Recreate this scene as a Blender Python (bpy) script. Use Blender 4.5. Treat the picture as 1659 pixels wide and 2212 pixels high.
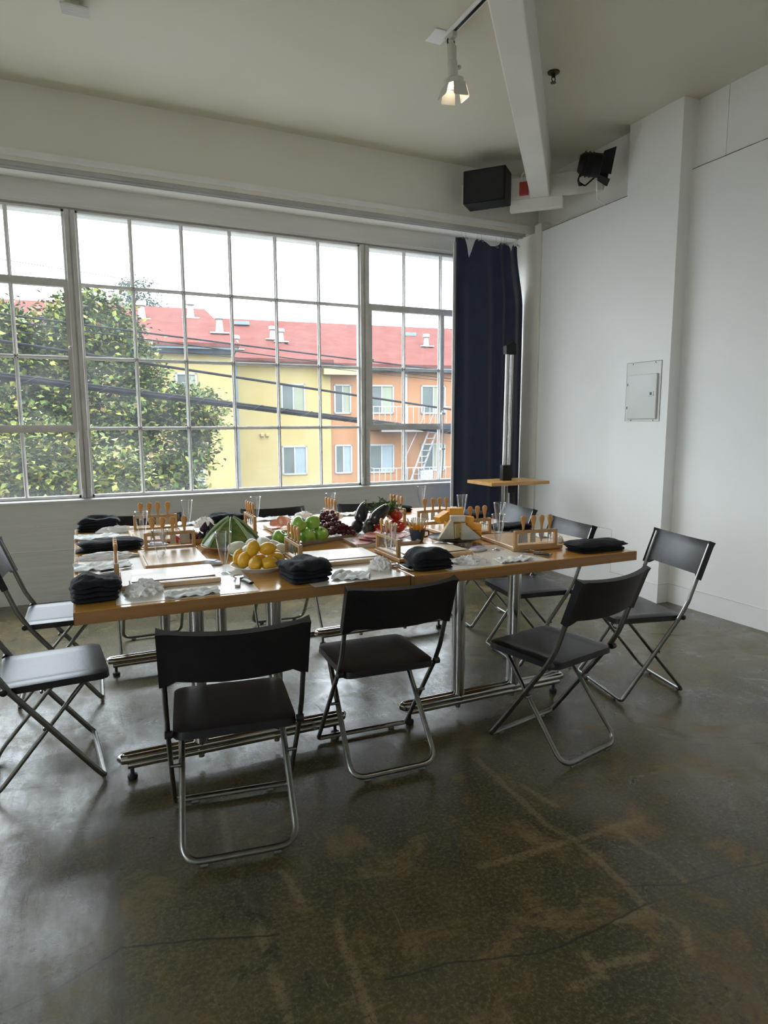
import bpy, bmesh, math, random
from mathutils import Vector, Matrix, noise, Euler

# ------------------------------------------------------------------ scene, camera, sky, exposure
scene = bpy.context.scene
for o in list(bpy.data.objects):
    bpy.data.objects.remove(o, do_unlink=True)
COL = scene.collection
R = math.radians

IMG_W, IMG_H, FPX = 1659, 2212, 1414.2
cam_data = bpy.data.cameras.new('camera')
cam_data.sensor_fit = 'VERTICAL'
cam_data.sensor_height = 24.0
cam_data.lens = 24.0 * FPX / IMG_H
cam_data.clip_start = 0.02
cam_data.clip_end = 500
cam = bpy.data.objects.new('camera', cam_data)
COL.objects.link(cam)
YAW, PITCH, ROLL = R(24.902), R(7.813), R(-0.154)
_f = Vector((math.sin(YAW) * math.cos(PITCH), math.cos(YAW) * math.cos(PITCH), -math.sin(PITCH)))
_r0 = Vector((math.cos(YAW), -math.sin(YAW), 0))
_u0 = _r0.cross(_f)
_r = _r0 * math.cos(ROLL) + _u0 * math.sin(ROLL)
_u = -_r0 * math.sin(ROLL) + _u0 * math.cos(ROLL)
_m = Matrix((( _r.x, _u.x, -_f.x, 0), (_r.y, _u.y, -_f.y, 0), (_r.z, _u.z, -_f.z, 1.315), (0, 0, 0, 1)))
cam.matrix_world = _m
scene.camera = cam

SKY_ZENITH = 13.0          # overcast sky: zenith three times the horizon
world = bpy.data.worlds.new('overcast_sky')
scene.world = world
world.use_nodes = True
wn, wl = world.node_tree.nodes, world.node_tree.links
wn.clear()
w_out = wn.new('ShaderNodeOutputWorld')
w_bg = wn.new('ShaderNodeBackground')
w_tc = wn.new('ShaderNodeTexCoord')
w_sep = wn.new('ShaderNodeSeparateXYZ')
w_cl = wn.new('ShaderNodeClamp')
w_ma = wn.new('ShaderNodeMath'); w_ma.operation = 'MULTIPLY_ADD'
w_ma.inputs[1].default_value = 2.0 / 3.0 * SKY_ZENITH
w_ma.inputs[2].default_value = 1.0 / 3.0 * SKY_ZENITH
w_ns = wn.new('ShaderNodeTexNoise'); w_ns.inputs['Scale'].default_value = 2.2
w_ns.inputs['Detail'].default_value = 3
w_rp = wn.new('ShaderNodeMix'); w_rp.data_type = 'RGBA'
w_rp.inputs[6].default_value = (0.80, 0.91, 1.0, 1)
w_rp.inputs[7].default_value = (0.90, 0.96, 1.0, 1)
wl.new(w_tc.outputs['Generated'], w_sep.inputs[0])
wl.new(w_tc.outputs['Generated'], w_ns.inputs['Vector'])
wl.new(w_sep.outputs['Z'], w_cl.inputs['Value'])
wl.new(w_cl.outputs[0], w_ma.inputs[0])
wl.new(w_ns.outputs['Fac'], w_rp.inputs[0])
wl.new(w_rp.outputs[2], w_bg.inputs['Color'])
wl.new(w_ma.outputs[0], w_bg.inputs['Strength'])
wl.new(w_bg.outputs[0], w_out.inputs[0])

scene.view_settings.view_transform = 'Standard'
scene.view_settings.look = 'None'
scene.view_settings.exposure = 0.3
scene.view_settings.gamma = 1.0
scene.view_settings.use_curve_mapping = False

# ------------------------------------------------------------------ materials
MATS = {}
def mat(name, col, rough=0.5, metal=0.0, spec=0.5, var=None, scale=8.0, stretch=(1, 1, 1), bump=0.0,
        bscale=None, bstretch=None, coat=0.0, emit=None, estr=0.0, detail=4, trans=0.0, sheen=0.0, subs=0.0, rvar=0.0, distort=0.0):
    """Principled material; 'var' is a second colour mixed in by procedural noise."""
    if name in MATS:
        return MATS[name]
    m = bpy.data.materials.new(name)
    m.use_nodes = True
    nt = m.node_tree
    b = nt.nodes['Principled BSDF']
    b.inputs['Base Color'].default_value = (*col, 1)
    b.inputs['Roughness'].default_value = rough
    b.inputs['Metallic'].default_value = metal
    b.inputs['Specular IOR Level'].default_value = spec
    b.inputs['Coat Weight'].default_value = coat
    b.inputs['Coat Roughness'].default_value = 0.12
    b.inputs['Transmission Weight'].default_value = trans
    if sheen: b.inputs['Sheen Weight'].default_value = sheen
    if subs:
        b.inputs['Subsurface Weight'].default_value = subs
        b.inputs['Subsurface Radius'].default_value = (0.01, 0.006, 0.003)
    if emit:
        b.inputs['Emission Color'].default_value = (*emit, 1)
        b.inputs['Emission Strength'].default_value = estr
    tc = nt.nodes.new('ShaderNodeTexCoord')
    if var is not None:
        mp = nt.nodes.new('ShaderNodeMapping'); mp.inputs['Scale'].default_value = stretch
        ns = nt.nodes.new('ShaderNodeTexNoise'); ns.inputs['Scale'].default_value = scale
        ns.inputs['Detail'].default_value = detail; ns.inputs['Distortion'].default_value = distort
        mx = nt.nodes.new('ShaderNodeMix'); mx.data_type = 'RGBA'
        mx.inputs[6].default_value = (*col, 1); mx.inputs[7].default_value = (*var, 1)
        cr = nt.nodes.new('ShaderNodeMapRange'); cr.inputs[1].default_value = 0.35; cr.inputs[2].default_value = 0.65
        nt.links.new(tc.outputs['Object'], mp.inputs[0]); nt.links.new(mp.outputs[0], ns.inputs['Vector'])
        nt.links.new(ns.outputs['Fac'], cr.inputs[0]); nt.links.new(cr.outputs[0], mx.inputs[0])
        nt.links.new(mx.outputs[2], b.inputs['Base Color'])
        if rvar:
            mr = nt.nodes.new('ShaderNodeMapRange'); mr.inputs[1].default_value = 0.3; mr.inputs[2].default_value = 0.7
            mr.inputs[3].default_value = max(0.02, rough - rvar); mr.inputs[4].default_value = rough + rvar
            nt.links.new(ns.outputs['Fac'], mr.inputs[0]); nt.links.new(mr.outputs[0], b.inputs['Roughness'])
    if bump:
        mp2 = nt.nodes.new('ShaderNodeMapping'); mp2.inputs['Scale'].default_value = bstretch or (1, 1, 1)
        n2 = nt.nodes.new('ShaderNodeTexNoise'); n2.inputs['Scale'].default_value = bscale or scale
        n2.inputs['Detail'].default_value = 5
        bp = nt.nodes.new('ShaderNodeBump'); bp.inputs['Strength'].default_value = bump; bp.inputs['Distance'].default_value = 0.01
        nt.links.new(tc.outputs['Object'], mp2.inputs[0]); nt.links.new(mp2.outputs[0], n2.inputs['Vector'])
        nt.links.new(n2.outputs['Fac'], bp.inputs['Height']); nt.links.new(bp.outputs[0], b.inputs['Normal'])
    MATS[name] = m
    return m

def mat_clear(name, tint=(1, 1, 1), gloss=1.0, haze=0.0, ior=1.45, rough=0.02):
    """Thin clear sheet: transparent, with Fresnel reflection and an optional film of dust."""
    if name in MATS:
        return MATS[name]
    m = bpy.data.materials.new(name); m.use_nodes = True
    nt = m.node_tree; nt.nodes.clear()
    out = nt.nodes.new('ShaderNodeOutputMaterial')
    tr = nt.nodes.new('ShaderNodeBsdfTransparent'); tr.inputs[0].default_value = (*tint, 1)
    gl = nt.nodes.new('ShaderNodeBsdfGlossy'); gl.inputs['Roughness'].default_value = rough
    fr = nt.nodes.new('ShaderNodeLayerWeight'); fr.inputs[0].default_value = 0.5
    pw = nt.nodes.new('ShaderNodeMath'); pw.operation = 'POWER'; pw.inputs[1].default_value = 4.0
    mu = nt.nodes.new('ShaderNodeMath'); mu.operation = 'MULTIPLY_ADD'; mu.inputs[1].default_value = 0.75 * gloss; mu.inputs[2].default_value = 0.035 * gloss
    mx = nt.nodes.new('ShaderNodeMixShader')
    nt.links.new(fr.outputs['Facing'], pw.inputs[0]); nt.links.new(pw.outputs[0], mu.inputs[0]); nt.links.new(mu.outputs[0], mx.inputs[0])
    nt.links.new(tr.outputs[0], mx.inputs[1]); nt.links.new(gl.outputs[0], mx.inputs[2])
    last = mx
    if haze:
        tl = nt.nodes.new('ShaderNodeBsdfTranslucent'); tl.inputs[0].default_value = (0.95, 0.97, 1, 1)
        tcn = nt.nodes.new('ShaderNodeTexCoord')
        ns = nt.nodes.new('ShaderNodeTexNoise'); ns.inputs['Scale'].default_value = 5; ns.inputs['Detail'].default_value = 4
        mr = nt.nodes.new('ShaderNodeMapRange'); mr.inputs[1].default_value = 0.3; mr.inputs[2].default_value = 0.75
        mr.inputs[3].default_value = haze * 0.4; mr.inputs[4].default_value = haze
        m2 = nt.nodes.new('ShaderNodeMixShader')
        nt.links.new(tcn.outputs['Object'], ns.inputs['Vector']); nt.links.new(ns.outputs['Fac'], mr.inputs[0])
        nt.links.new(mr.outputs[0], m2.inputs[0]); nt.links.new(mx.outputs[0], m2.inputs[1]); nt.links.new(tl.outputs[0], m2.inputs[2])
        last = m2
    nt.links.new(last.outputs[0], out.inputs[0])
    MATS[name] = m
    return m

def mat_wood(name, c1, c2, rough=0.4, scale=3.0, stretch=(1, 14, 14), coat=0.0, bump=0.05, spec=0.5):
    return mat(name, c1, rough, var=c2, scale=scale, stretch=stretch, coat=coat, bump=bump, bscale=scale * 3, bstretch=stretch, distort=0.6, spec=spec)

# ------------------------------------------------------------------ mesh helpers
class MB:
    """Collects vertices and faces, then links them as ONE mesh object."""
    def __init__(s):
        s.v, s.f, s.mi, s.cur = [], [], [], 0
    def add(s, verts, faces):
        n = len(s.v)
        s.v += [tuple(p) for p in verts]
        s.f += [tuple(i + n for i in q) for q in faces]
        s.mi += [s.cur] * len(faces)
        return s
    def box(s, x0, x1, y0, y1, z0, z1, M=None):
        vs = [Vector(p) for p in ((x0, y0, z0), (x1, y0, z0), (x1, y1, z0), (x0, y1, z0), (x0, y0, z1), (x1, y0, z1), (x1, y1, z1), (x0, y1, z1))]
        if M is not None: vs = [M @ p for p in vs]
        return s.add(vs, [(0, 3, 2, 1), (4, 5, 6, 7), (0, 1, 5, 4), (1, 2, 6, 5), (2, 3, 7, 6), (3, 0, 4, 7)])
    def bm(s, b, M=None):
        b.verts.ensure_lookup_table(); b.verts.index_update()
        s.add([(M @ v.co if M is not None else v.co.copy()) for v in b.verts], [tuple(v.index for v in f.verts) for f in b.faces])
        b.free(); return s
    def rbox(s, x0, x1, y0, y1, z0, z1, r=0.005, seg=2, M=None):
        b = bmesh.new()
        bmesh.ops.create_cube(b, size=1)
        for v in b.verts:
            v.co = Vector(((x0 + x1) / 2 + v.co.x * (x1 - x0), (y0 + y1) / 2 + v.co.y * (y1 - y0), (z0 + z1) / 2 + v.co.z * (z1 - z0)))
        bmesh.ops.bevel(b, geom=list(b.edges), offset=r, segments=seg, affect='EDGES', profile=0.5)
        return s.bm(b, M)
    def tube(s, pts, r, n=10, closed=False, cap=True, M=None, r2=None, up=None):
        """sweep an ellipse (r, r2) along a polyline"""
        pts = [Vector(p) for p in pts]
        if M is not None: pts = [M @ p for p in pts]
        N = len(pts)
        rr = r if isinstance(r, (list, tuple)) else [r] * N
        k2 = (r2 / (rr[0])) if r2 else 1.0
        t0 = (pts[1] - pts[0]).normalized()
        a = Vector(up) if up is not None else (Vector((0, 0, 1)) if abs(t0.z) < 0.9 else Vector((1, 0, 0)))
        a = (a - t0 * a.dot(t0)).normalized()
        verts, faces = [], []
        for i, p in enumerate(pts):
            if closed: t = (pts[(i + 1) % N] - pts[i - 1]).normalized()
            elif i == 0: t = t0
            elif i == N - 1: t = (pts[i] - pts[i - 1]).normalized()
            else: t = ((pts[i + 1] - pts[i]).normalized() + (pts[i] - pts[i - 1]).normalized()).normalized()
            a = (a - t * a.dot(t))
            a = a.normalized() if a.length > 1e-6 else t.orthogonal().normalized()
            b = t.cross(a)
            for j in range(n):
                q = 2 * math.pi * j / n
                verts.append(p + a * (math.cos(q) * rr[i]) + b * (math.sin(q) * rr[i] * k2))
        for i in range(N if closed else N - 1):
            for j in range(n):
                i2 = (i + 1) % N
                faces.append((i * n + j, i * n + (j + 1) % n, i2 * n + (j + 1) % n, i2 * n + j))
        if cap and not closed:
            faces.append(tuple(range(n - 1, -1, -1))); faces.append(tuple((N - 1) * n + j for j in range(n)))
        return s.add(verts, faces)
    def lathe(s, prof, n=24, M=None, close=False):
        """revolve (r,z) profile about z"""
        verts, faces = [], []
        for (r, z) in prof:
            for j in range(n):
                q = 2 * math.pi * j / n
                p = Vector((r * math.cos(q), r * math.sin(q), z))
                verts.append(M @ p if M is not None else p)
        L = len(prof)
        for i in range(L - 1 + (1 if close else 0)):
            i2 = (i + 1) % L
            for j in range(n):
                faces.append((i * n + j, i * n + (j + 1) % n, i2 * n + (j + 1) % n, i2 * n + j))
        if not close:
            if prof[0][0] > 1e-5: faces.append(tuple(range(n - 1, -1, -1)))
            if prof[-1][0] > 1e-5: faces.append(tuple((L - 1) * n + j for j in range(n)))
        return s.add(verts, faces)
    def prism(s, poly, z0, z1, M=None):
        n = len(poly)
        vs = [Vector((x, y, z0)) for x, y in poly] + [Vector((x, y, z1)) for x, y in poly]
        if M is not None: vs = [M @ p for p in vs]
        return s.add(vs, [tuple(range(n - 1, -1, -1)), tuple(range(n, 2 * n))] + [(i, (i + 1) % n, n + (i + 1) % n, n + i) for i in range(n)])
    def build(s, name, m, parent=None, smooth=False, loc=None, rot=None, angle=35):
        me = bpy.data.meshes.new(name)
        me.from_pydata(s.v, [], s.f)
        ms = m if isinstance(m, (list, tuple)) else [m]
        for q in ms: me.materials.append(q)
        if len(ms) > 1: me.polygons.foreach_set('material_index', s.mi)
        if smooth:
            me.polygons.foreach_set('use_smooth', [True] * len(me.polygons))
            if angle: me.set_sharp_from_angle(angle=R(angle))
        me.update()
        return link(name, me, parent, loc, rot)

def link(name, me, parent=None, loc=None, rot=None):
    o = bpy.data.objects.new(name, me)
    COL.objects.link(o)
    if parent is not None: o.parent = parent
    if loc is not None: o.location = loc
    if rot is not None: o.rotation_euler = rot
    return o

def tag(o, label=None, cat=None, group=None, kind=None):
    if label: o['label'] = label
    if cat: o['category'] = cat
    if group: o['group'] = group
    if kind: o['kind'] = kind
    return o

def thing(name, label, cat, loc=(0, 0, 0), rz=0.0, group=None):
    o = bpy.data.objects.new(name, None)
    COL.objects.link(o)
    o.empty_display_size = 0.05
    o.location = loc; o.rotation_euler = (0, 0, rz)
    return tag(o, label, cat, group)

KIDS = {}
def dup(root, loc=None, rz=None, label=None, rot=None):
    """copy a thing with its parts and sub-parts (meshes shared)"""
    def cp(o, par):
        c = o.copy(); COL.objects.link(c)
        if par is not None:
            c.parent = par; c.matrix_parent_inverse = o.matrix_parent_inverse.copy()
        for k in o.children: cp(k, c)
        return c
    c = cp(root, None)
    if loc is not None: c.location = loc
    if rz is not None: c.rotation_euler = (0, 0, rz)
    if rot is not None: c.rotation_euler = rot
    if label: c['label'] = label
    return c

def struct(o):
    o['kind'] = 'structure'; return o

def fillet(pts, rad, seg=6):
    """round the corners of a polyline"""
    pts = [Vector(p) for p in pts]; out = [pts[0]]
    for i in range(1, len(pts) - 1):
        p, a, b = pts[i], pts[i - 1], pts[i + 1]
        r_ = rad[i] if isinstance(rad, (list, tuple)) else rad
        da, db = (a - p), (b - p)
        ang = da.angle(db)
        d = min(r_ / math.tan(ang / 2), da.length * 0.49, db.length * 0.49)
        p1, p2 = p + da.normalized() * d, p + db.normalized() * d
        for k in range(seg + 1):
            t = k / seg
            out.append(p1 * (1 - t) ** 2 + p * 2 * t * (1 - t) + p2 * t * t)
    out.append(pts[-1]); return out

def blob(rx, ry, rz, seed=0, amp=0.1, freq=2.0, sub=3, flat=None, ridged=False):
    b = bmesh.new()
    bmesh.ops.create_icosphere(b, subdivisions=sub, radius=1)
    off = Vector((seed * 3.71, seed * 1.37, seed * 2.11))
    for v in b.verts:
        d = v.co.normalized()
        q = noise.noise(d * freq + off)
        if ridged: q = 0.6 - 2.2 * abs(noise.noise(d * freq + off)) + 0.7 * abs(noise.noise(d * freq * 2.3 + off * 2))
        s_ = 1 + amp * q
        v.co = Vector((d.x * rx * s_, d.y * ry * s_, d.z * rz * s_))
        if flat is not None and v.co.z < flat: v.co.z = flat + (v.co.z - flat) * 0.08
    return b
RND = random.Random(7)

# ------------------------------------------------------------------ setting: materials
M_WALL = mat('wall_paint', (0.84, 0.81, 0.745), 0.62, var=(0.80, 0.77, 0.70), scale=1.3, bump=0.06, bscale=40)
M_WALLR = mat('wall_paint_smooth', (0.90, 0.895, 0.875), 0.55, var=(0.87, 0.865, 0.84), scale=0.8, bump=0.02, bscale=60)
M_CONC = mat('painted_concrete', (0.80, 0.785, 0.745), 0.5, var=(0.75, 0.735, 0.69), scale=2.0, stretch=(1, 1, 5), bump=0.55, bscale=5.5, bstretch=(0.55, 1, 4.5))
M_CEIL = mat('ceiling_paint', (0.73, 0.69, 0.585), 0.7, var=(0.69, 0.645, 0.535), scale=0.7, bump=0.03, bscale=30)
M_TRIM = mat('white_trim_paint', (0.88, 0.87, 0.86), 0.4, var=(0.84, 0.835, 0.82), scale=6)
M_BEAM = mat('beam_paint', (0.86, 0.84, 0.79), 0.45, var=(0.82, 0.80, 0.75), scale=3, bump=0.03, bscale=20)
M_STEEL = mat('window_steel_paint', (0.70, 0.68, 0.65), 0.42, var=(0.60, 0.58, 0.55), scale=9)
M_STEELW = mat('window_steel_putty', (0.86, 0.85, 0.83), 0.5, var=(0.78, 0.77, 0.75), scale=14)
M_PANE = mat_clear('window_glass', tint=(0.985, 0.995, 1.0), gloss=0.35, haze=0.02)
M_BLACKMET = mat('black_metal', (0.005, 0.005, 0.007), 0.5, spec=0.25, var=(0.008, 0.008, 0.010), scale=20)

def floor_material():
    m = bpy.data.materials.new('stained_concrete'); m.use_nodes = True
    nt = m.node_tree; N, L = nt.nodes, nt.links
    b = N['Principled BSDF']
    tc = N.new('ShaderNodeTexCoord')
    def nz(scale, detail=6, rough=0.6, stretch=None, dist=0.0):
        n = N.new('ShaderNodeTexNoise'); n.inputs['Scale'].default_value = scale; n.inputs['Detail'].default_value = detail
        n.inputs['Roughness'].default_value = rough; n.inputs['Distortion'].default_value = dist
        if stretch:
            mp = N.new('ShaderNodeMapping'); mp.inputs['Scale'].default_value = stretch
            L.new(tc.outputs['Object'], mp.inputs[0]); L.new(mp.outputs[0], n.inputs['Vector'])
        else: L.new(tc.outputs['Object'], n.inputs['Vector'])
        return n
    def rng(src, a, c, lo=0.0, hi=1.0):
        r = N.new('ShaderNodeMapRange'); r.interpolation_type = 'SMOOTHSTEP'
        for i, v in enumerate((a, c, lo, hi)): r.inputs[i + 1].default_value = v
        L.new(src, r.inputs[0]); return r.outputs[0]
    def mixc(fac, c1, c2):
        x = N.new('ShaderNodeMix'); x.data_type = 'RGBA'
        if hasattr(fac, 'type'): L.new(fac, x.inputs[0])
        else: x.inputs[0].default_value = fac
        for i, c in ((6, c1), (7, c2)):
            if isinstance(c, tuple): x.inputs[i].default_value = (*c, 1)
            else: L.new(c, x.inputs[i])
        return x.outputs[2]
    def math2(op, a, c):
        q = N.new('ShaderNodeMath'); q.operation = op
        for i, v in enumerate((a, c)):
            if hasattr(v, 'type'): L.new(v, q.inputs[i])
            else: q.inputs[i].default_value = v
        return q.outputs[0]
    big = nz(0.9, 5, 0.6, dist=0.8); mid = nz(4.5, 9, 0.72, dist=0.6); fine = nz(85, 8, 0.8); scr = nz(26, 6, 0.75, stretch=(1, 0.2, 1), dist=1.4); sc2 = nz(30, 5, 0.7, stretch=(0.16, 1, 1), dist=1.0)
    c = mixc(rng(big.outputs['Fac'], 0.36, 0.66), (0.040, 0.036, 0.015), (0.098, 0.076, 0.035))
    c = mixc(rng(mid.outputs['Fac'], 0.50, 0.66), c, (0.145, 0.110, 0.050))
    c = mixc(rng(mid.outputs['Fac'], 0.46, 0.30), c, (0.024, 0.024, 0.015))
    c = mixc(math2('MULTIPLY', rng(fine.outputs['Fac'], 0.48, 0.64), 0.6), c, (0.20, 0.158, 0.080))
    c = mixc(math2('MULTIPLY', rng(fine.outputs['Fac'], 0.48, 0.34), 0.6), c, (0.014, 0.013, 0.008))
    c = mixc(math2('MULTIPLY', rng(scr.outputs['Fac'], 0.60, 0.70), 0.5), c, (0.21, 0.175, 0.115))
    c = mixc(math2('MULTIPLY', rng(sc2.outputs['Fac'], 0.62, 0.72), 0.4), c, (0.03, 0.027, 0.02))
    # glue lines, strips and cracks left by old partitions (shapes of their own on the slab)
    wn_ = nz(9, 4, 0.6)
    vs = N.new('ShaderNodeVectorMath'); vs.operation = 'SUBTRACT'; L.new(wn_.outputs['Color'], vs.inputs[0]); vs.inputs[1].default_value = (0.5, 0.5, 0.5)
    vm = N.new('ShaderNodeVectorMath'); vm.operation = 'MULTIPLY'; L.new(vs.outputs[0], vm.inputs[0]); vm.inputs[1].default_value = (0.030, 0.030, 0)
    va = N.new('ShaderNodeVectorMath'); va.operation = 'MULTIPLY_ADD'
    L.new(tc.outputs['Object'], va.inputs[0]); va.inputs[1].default_value = (1, 1, 0); L.new(vm.outputs[0], va.inputs[2])
    P = va.outputs[0]
    def segmask(polys, half, soft):
        acc = None
        for poly in polys:
            for (ax, ay), (bx_, by_) in zip(poly[:-1], poly[1:]):
                ba = Vector((bx_ - ax, by_ - ay, 0)); l2 = ba.length_squared
                pa = N.new('ShaderNodeVectorMath'); pa.operation = 'SUBTRACT'; L.new(P, pa.inputs[0]); pa.inputs[1].default_value = (ax, ay, 0)
                dt = N.new('ShaderNodeVectorMath'); dt.operation = 'DOT_PRODUCT'; L.new(pa.outputs[0], dt.inputs[0]); dt.inputs[1].default_value = ba / l2
                cl = N.new('ShaderNodeClamp'); L.new(dt.outputs['Value'], cl.inputs[0])
                sc = N.new('ShaderNodeVectorMath'); sc.operation = 'SCALE'; sc.inputs[0].default_value = ba; L.new(cl.outputs[0], sc.inputs['Scale'])
                ds = N.new('ShaderNodeVectorMath'); ds.operation = 'DISTANCE'; L.new(pa.outputs[0], ds.inputs[0]); L.new(sc.outputs[0], ds.inputs[1])
                acc = ds.outputs['Value'] if acc is None else math2('MINIMUM', acc, ds.outputs['Value'])
        return rng(acc, half + soft, half, 0.0, 1.0)
    tan = [[(0.355, 1.796), (0.346, 1.10)], [(0.369, 2.11), (0.345, 1.846)], [(0.473, 1.741), (0.485, 1.599)],
           [(1.348, 2.042), (1.325, 1.59), (1.355, 1.49), (1.348, 1.276)], [(1.018, 1.508), (1.144, 1.495), (1.639, 1.476)],
           [(1.521, 1.47), (1.519, 1.207)], [(1.348, 1.276), (1.329, 1.165), (1.359, 1.07), (1.307, 1.011)],
           [(1.073, 1.082), (1.197, 1.055)], [(1.072, 1.121), (1.059, 1.051), (0.976, 1.061)], [(1.329, 1.165), (1.219, 1.171)],
           [(0.545, 1.486), (0.528, 1.33), (0.498, 1.0)], [(1.392, 1.803), (1.422, 1.661)]]
    crk = [[(0.585, 1.266), (0.749, 1.241), (0.972, 1.168), (1.157, 1.173), (1.35, 1.184)], [(1.344, 1.263), (1.503, 1.193), (1.812, 1.158)],
           [(-0.236, 1.548), (-0.125, 1.563), (0.02, 1.63), (0.194, 1.581), (0.392, 1.505)]]
    drk = [[(-0.256, 2.561), (-0.22, 1.92)], [(0.023, 2.481), (0.028, 2.145), (0.003, 1.408)]]
    brk = rng(mid.outputs['Fac'], 0.34, 0.5); brf = rng(fine.outputs['Fac'], 0.38, 0.5)
    c = mixc(math2('MULTIPLY', math2('MULTIPLY', segmask(tan, 0.006, 0.012), brk), math2('MULTIPLY', brf, 0.62)), c, (0.20, 0.158, 0.085))
    c = mixc(math2('MULTIPLY', segmask(drk, 0.014, 0.008), 0.55), c, (0.055, 0.048, 0.034))
    c = mixc(math2('MULTIPLY', segmask(crk, 0.0012, 0.004), 0.75), c, (0.015, 0.014, 0.011))
    L.new(c, b.inputs['Base Color'])
    rr = N.new('ShaderNodeMapRange'); rr.inputs[1].default_value = 0.35; rr.inputs[2].default_value = 0.65; rr.inputs[3].default_value = 0.24; rr.inputs[4].default_value = 0.48
    L.new(mid.outputs['Fac'], rr.inputs[0]); L.new(rr.outputs[0], b.inputs['Roughness'])
    b.inputs['Specular IOR Level'].default_value = 0.06
    b.inputs['Coat IOR'].default_value = 1.58
    cw = N.new('ShaderNodeMapRange'); cw.inputs[1].default_value = 0.44; cw.inputs[2].default_value = 0.58; cw.inputs[3].default_value = 1.0; cw.inputs[4].default_value = 0.25
    cmix = math2('ADD', math2('MULTIPLY', mid.outputs['Fac'], 0.45), math2('ADD', math2('MULTIPLY', fine.outputs['Fac'], 0.30), math2('MULTIPLY', scr.outputs['Fac'], 0.25)))
    L.new(cmix, cw.inputs[0]); L.new(cw.outputs[0], b.inputs['Coat Weight'])
    cr_ = N.new('ShaderNodeMapRange'); cr_.inputs[1].default_value = 0.35; cr_.inputs[2].default_value = 0.65; cr_.inputs[3].default_value = 0.20; cr_.inputs[4].default_value = 0.30
    L.new(big.outputs['Fac'], cr_.inputs[0]); L.new(cr_.outputs[0], b.inputs['Coat Roughness'])
    bp = N.new('ShaderNodeBump'); bp.inputs['Strength'].default_value = 0.28; bp.inputs['Distance'].default_value = 0.004
    hs = math2('ADD', math2('MULTIPLY', scr.outputs['Fac'], 0.7), fine.outputs['Fac'])
    L.new(hs, bp.inputs['Height']); L.new(bp.outputs[0], b.inputs['Normal'])
    bp2 = N.new('ShaderNodeBump'); bp2.inputs['Strength'].default_value = 0.06; bp2.inputs['Distance'].default_value = 0.004
    L.new(hs, bp2.inputs['Height']); L.new(bp2.outputs[0], b.inputs['Coat Normal'])
    return m
M_FLOOR = floor_material()

# ------------------------------------------------------------------ setting: shell
XL, XR, YB, YF, ZC = -3.4, 4.05, 5.52, -2.6, 3.44
YW = 5.32         # window wall face
struct(MB().box(XL - .2, XR, YF - .2, YB, -0.2, 0).build('floor', M_FLOOR))
struct(MB().box(XL - .2, XR, YF - .2, YB, ZC, ZC + 0.2).build('ceiling', M_CEIL))
# two walls out of view; the left one gets an added window for more daylight
SIDE_L = [(-2.2, 0.2)]      # added opening in the left wall for fill light (y ranges)
SIDE_F = []     # openings in the wall behind the camera (x ranges)
OZ0, OZ1 = 0.75, 3.05
w = MB(); w.box(XL - .2, XL, YF - .2, YB, 0, OZ0); w.box(XL - .2, XL, YF - .2, YB, OZ1, ZC)
e = [YF - .2] + [q for ab in SIDE_L for q in ab] + [YB]
for a, b_ in zip(e[0::2], e[1::2]): w.box(XL - .2, XL, a, b_, OZ0, OZ1)
struct(w.build('wall_left', M_WALL))
w = MB(); w.box(XL, XR, YF - .2, YF, 0, OZ0); w.box(XL, XR, YF - .2, YF, OZ1, ZC)
e = [XL] + [q for ab in SIDE_F for q in ab] + [XR]
for a, b_ in zip(e[0::2], e[1::2]): w.box(a, b_, YF - .2, YF, OZ0, OZ1)
struct(w.build('wall_front', M_WALL))
def fill_window(name, p0, p1, M_):
    root = bpy.data.objects.new(name, None); COL.objects.link(root); root['kind'] = 'structure'
    n = 6; L_ = p1 - p0; fr = MB()
    for k in range(n + 1):
        x = p0 + L_ * k / n; fr.box(x - 0.014, x + 0.014, 0.08, 0.12, OZ0, OZ1, M_)
    for z in (OZ0 + .01, 1.32, 1.90, 2.47, OZ1 - .01): fr.box(p0, p1, 0.082, 0.118, z - 0.014, z + 0.014, M_)
    fr.build('frame', M_STEELW, root)
    MB().box(p0, p1, 0.098, 0.102, OZ0, OZ1, M_).build('pane', M_PANE, root)
for i, (a, b_) in enumerate(SIDE_L): fill_window('window_%d' % (5 + i), a, b_, Matrix(((0, -1, 0, XL), (1, 0, 0, 0), (0, 0, 1, 0), (0, 0, 0, 1))))  # added window out of view, brings in fill daylight
for i, (a, b_) in enumerate(SIDE_F): fill_window('window_%d' % (7 + i), a, b_, Matrix(((1, 0, 0, 0), (0, -1, 0, YF), (0, 0, 1, 0), (0, 0, 0, 1))))
w = MB()
w.box(XL, 3.9, YW, YB, 0, 0.75); w.box(XL, 3.9, YW, YB, 2.815, ZC); w.box(3.75, 3.9, YW, YB, 0.75, 2.815); w.box(XL, -3.33, YW, YB, 0.75, 2.815)
struct(w.build('wall_back', M_CONC))
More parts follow.
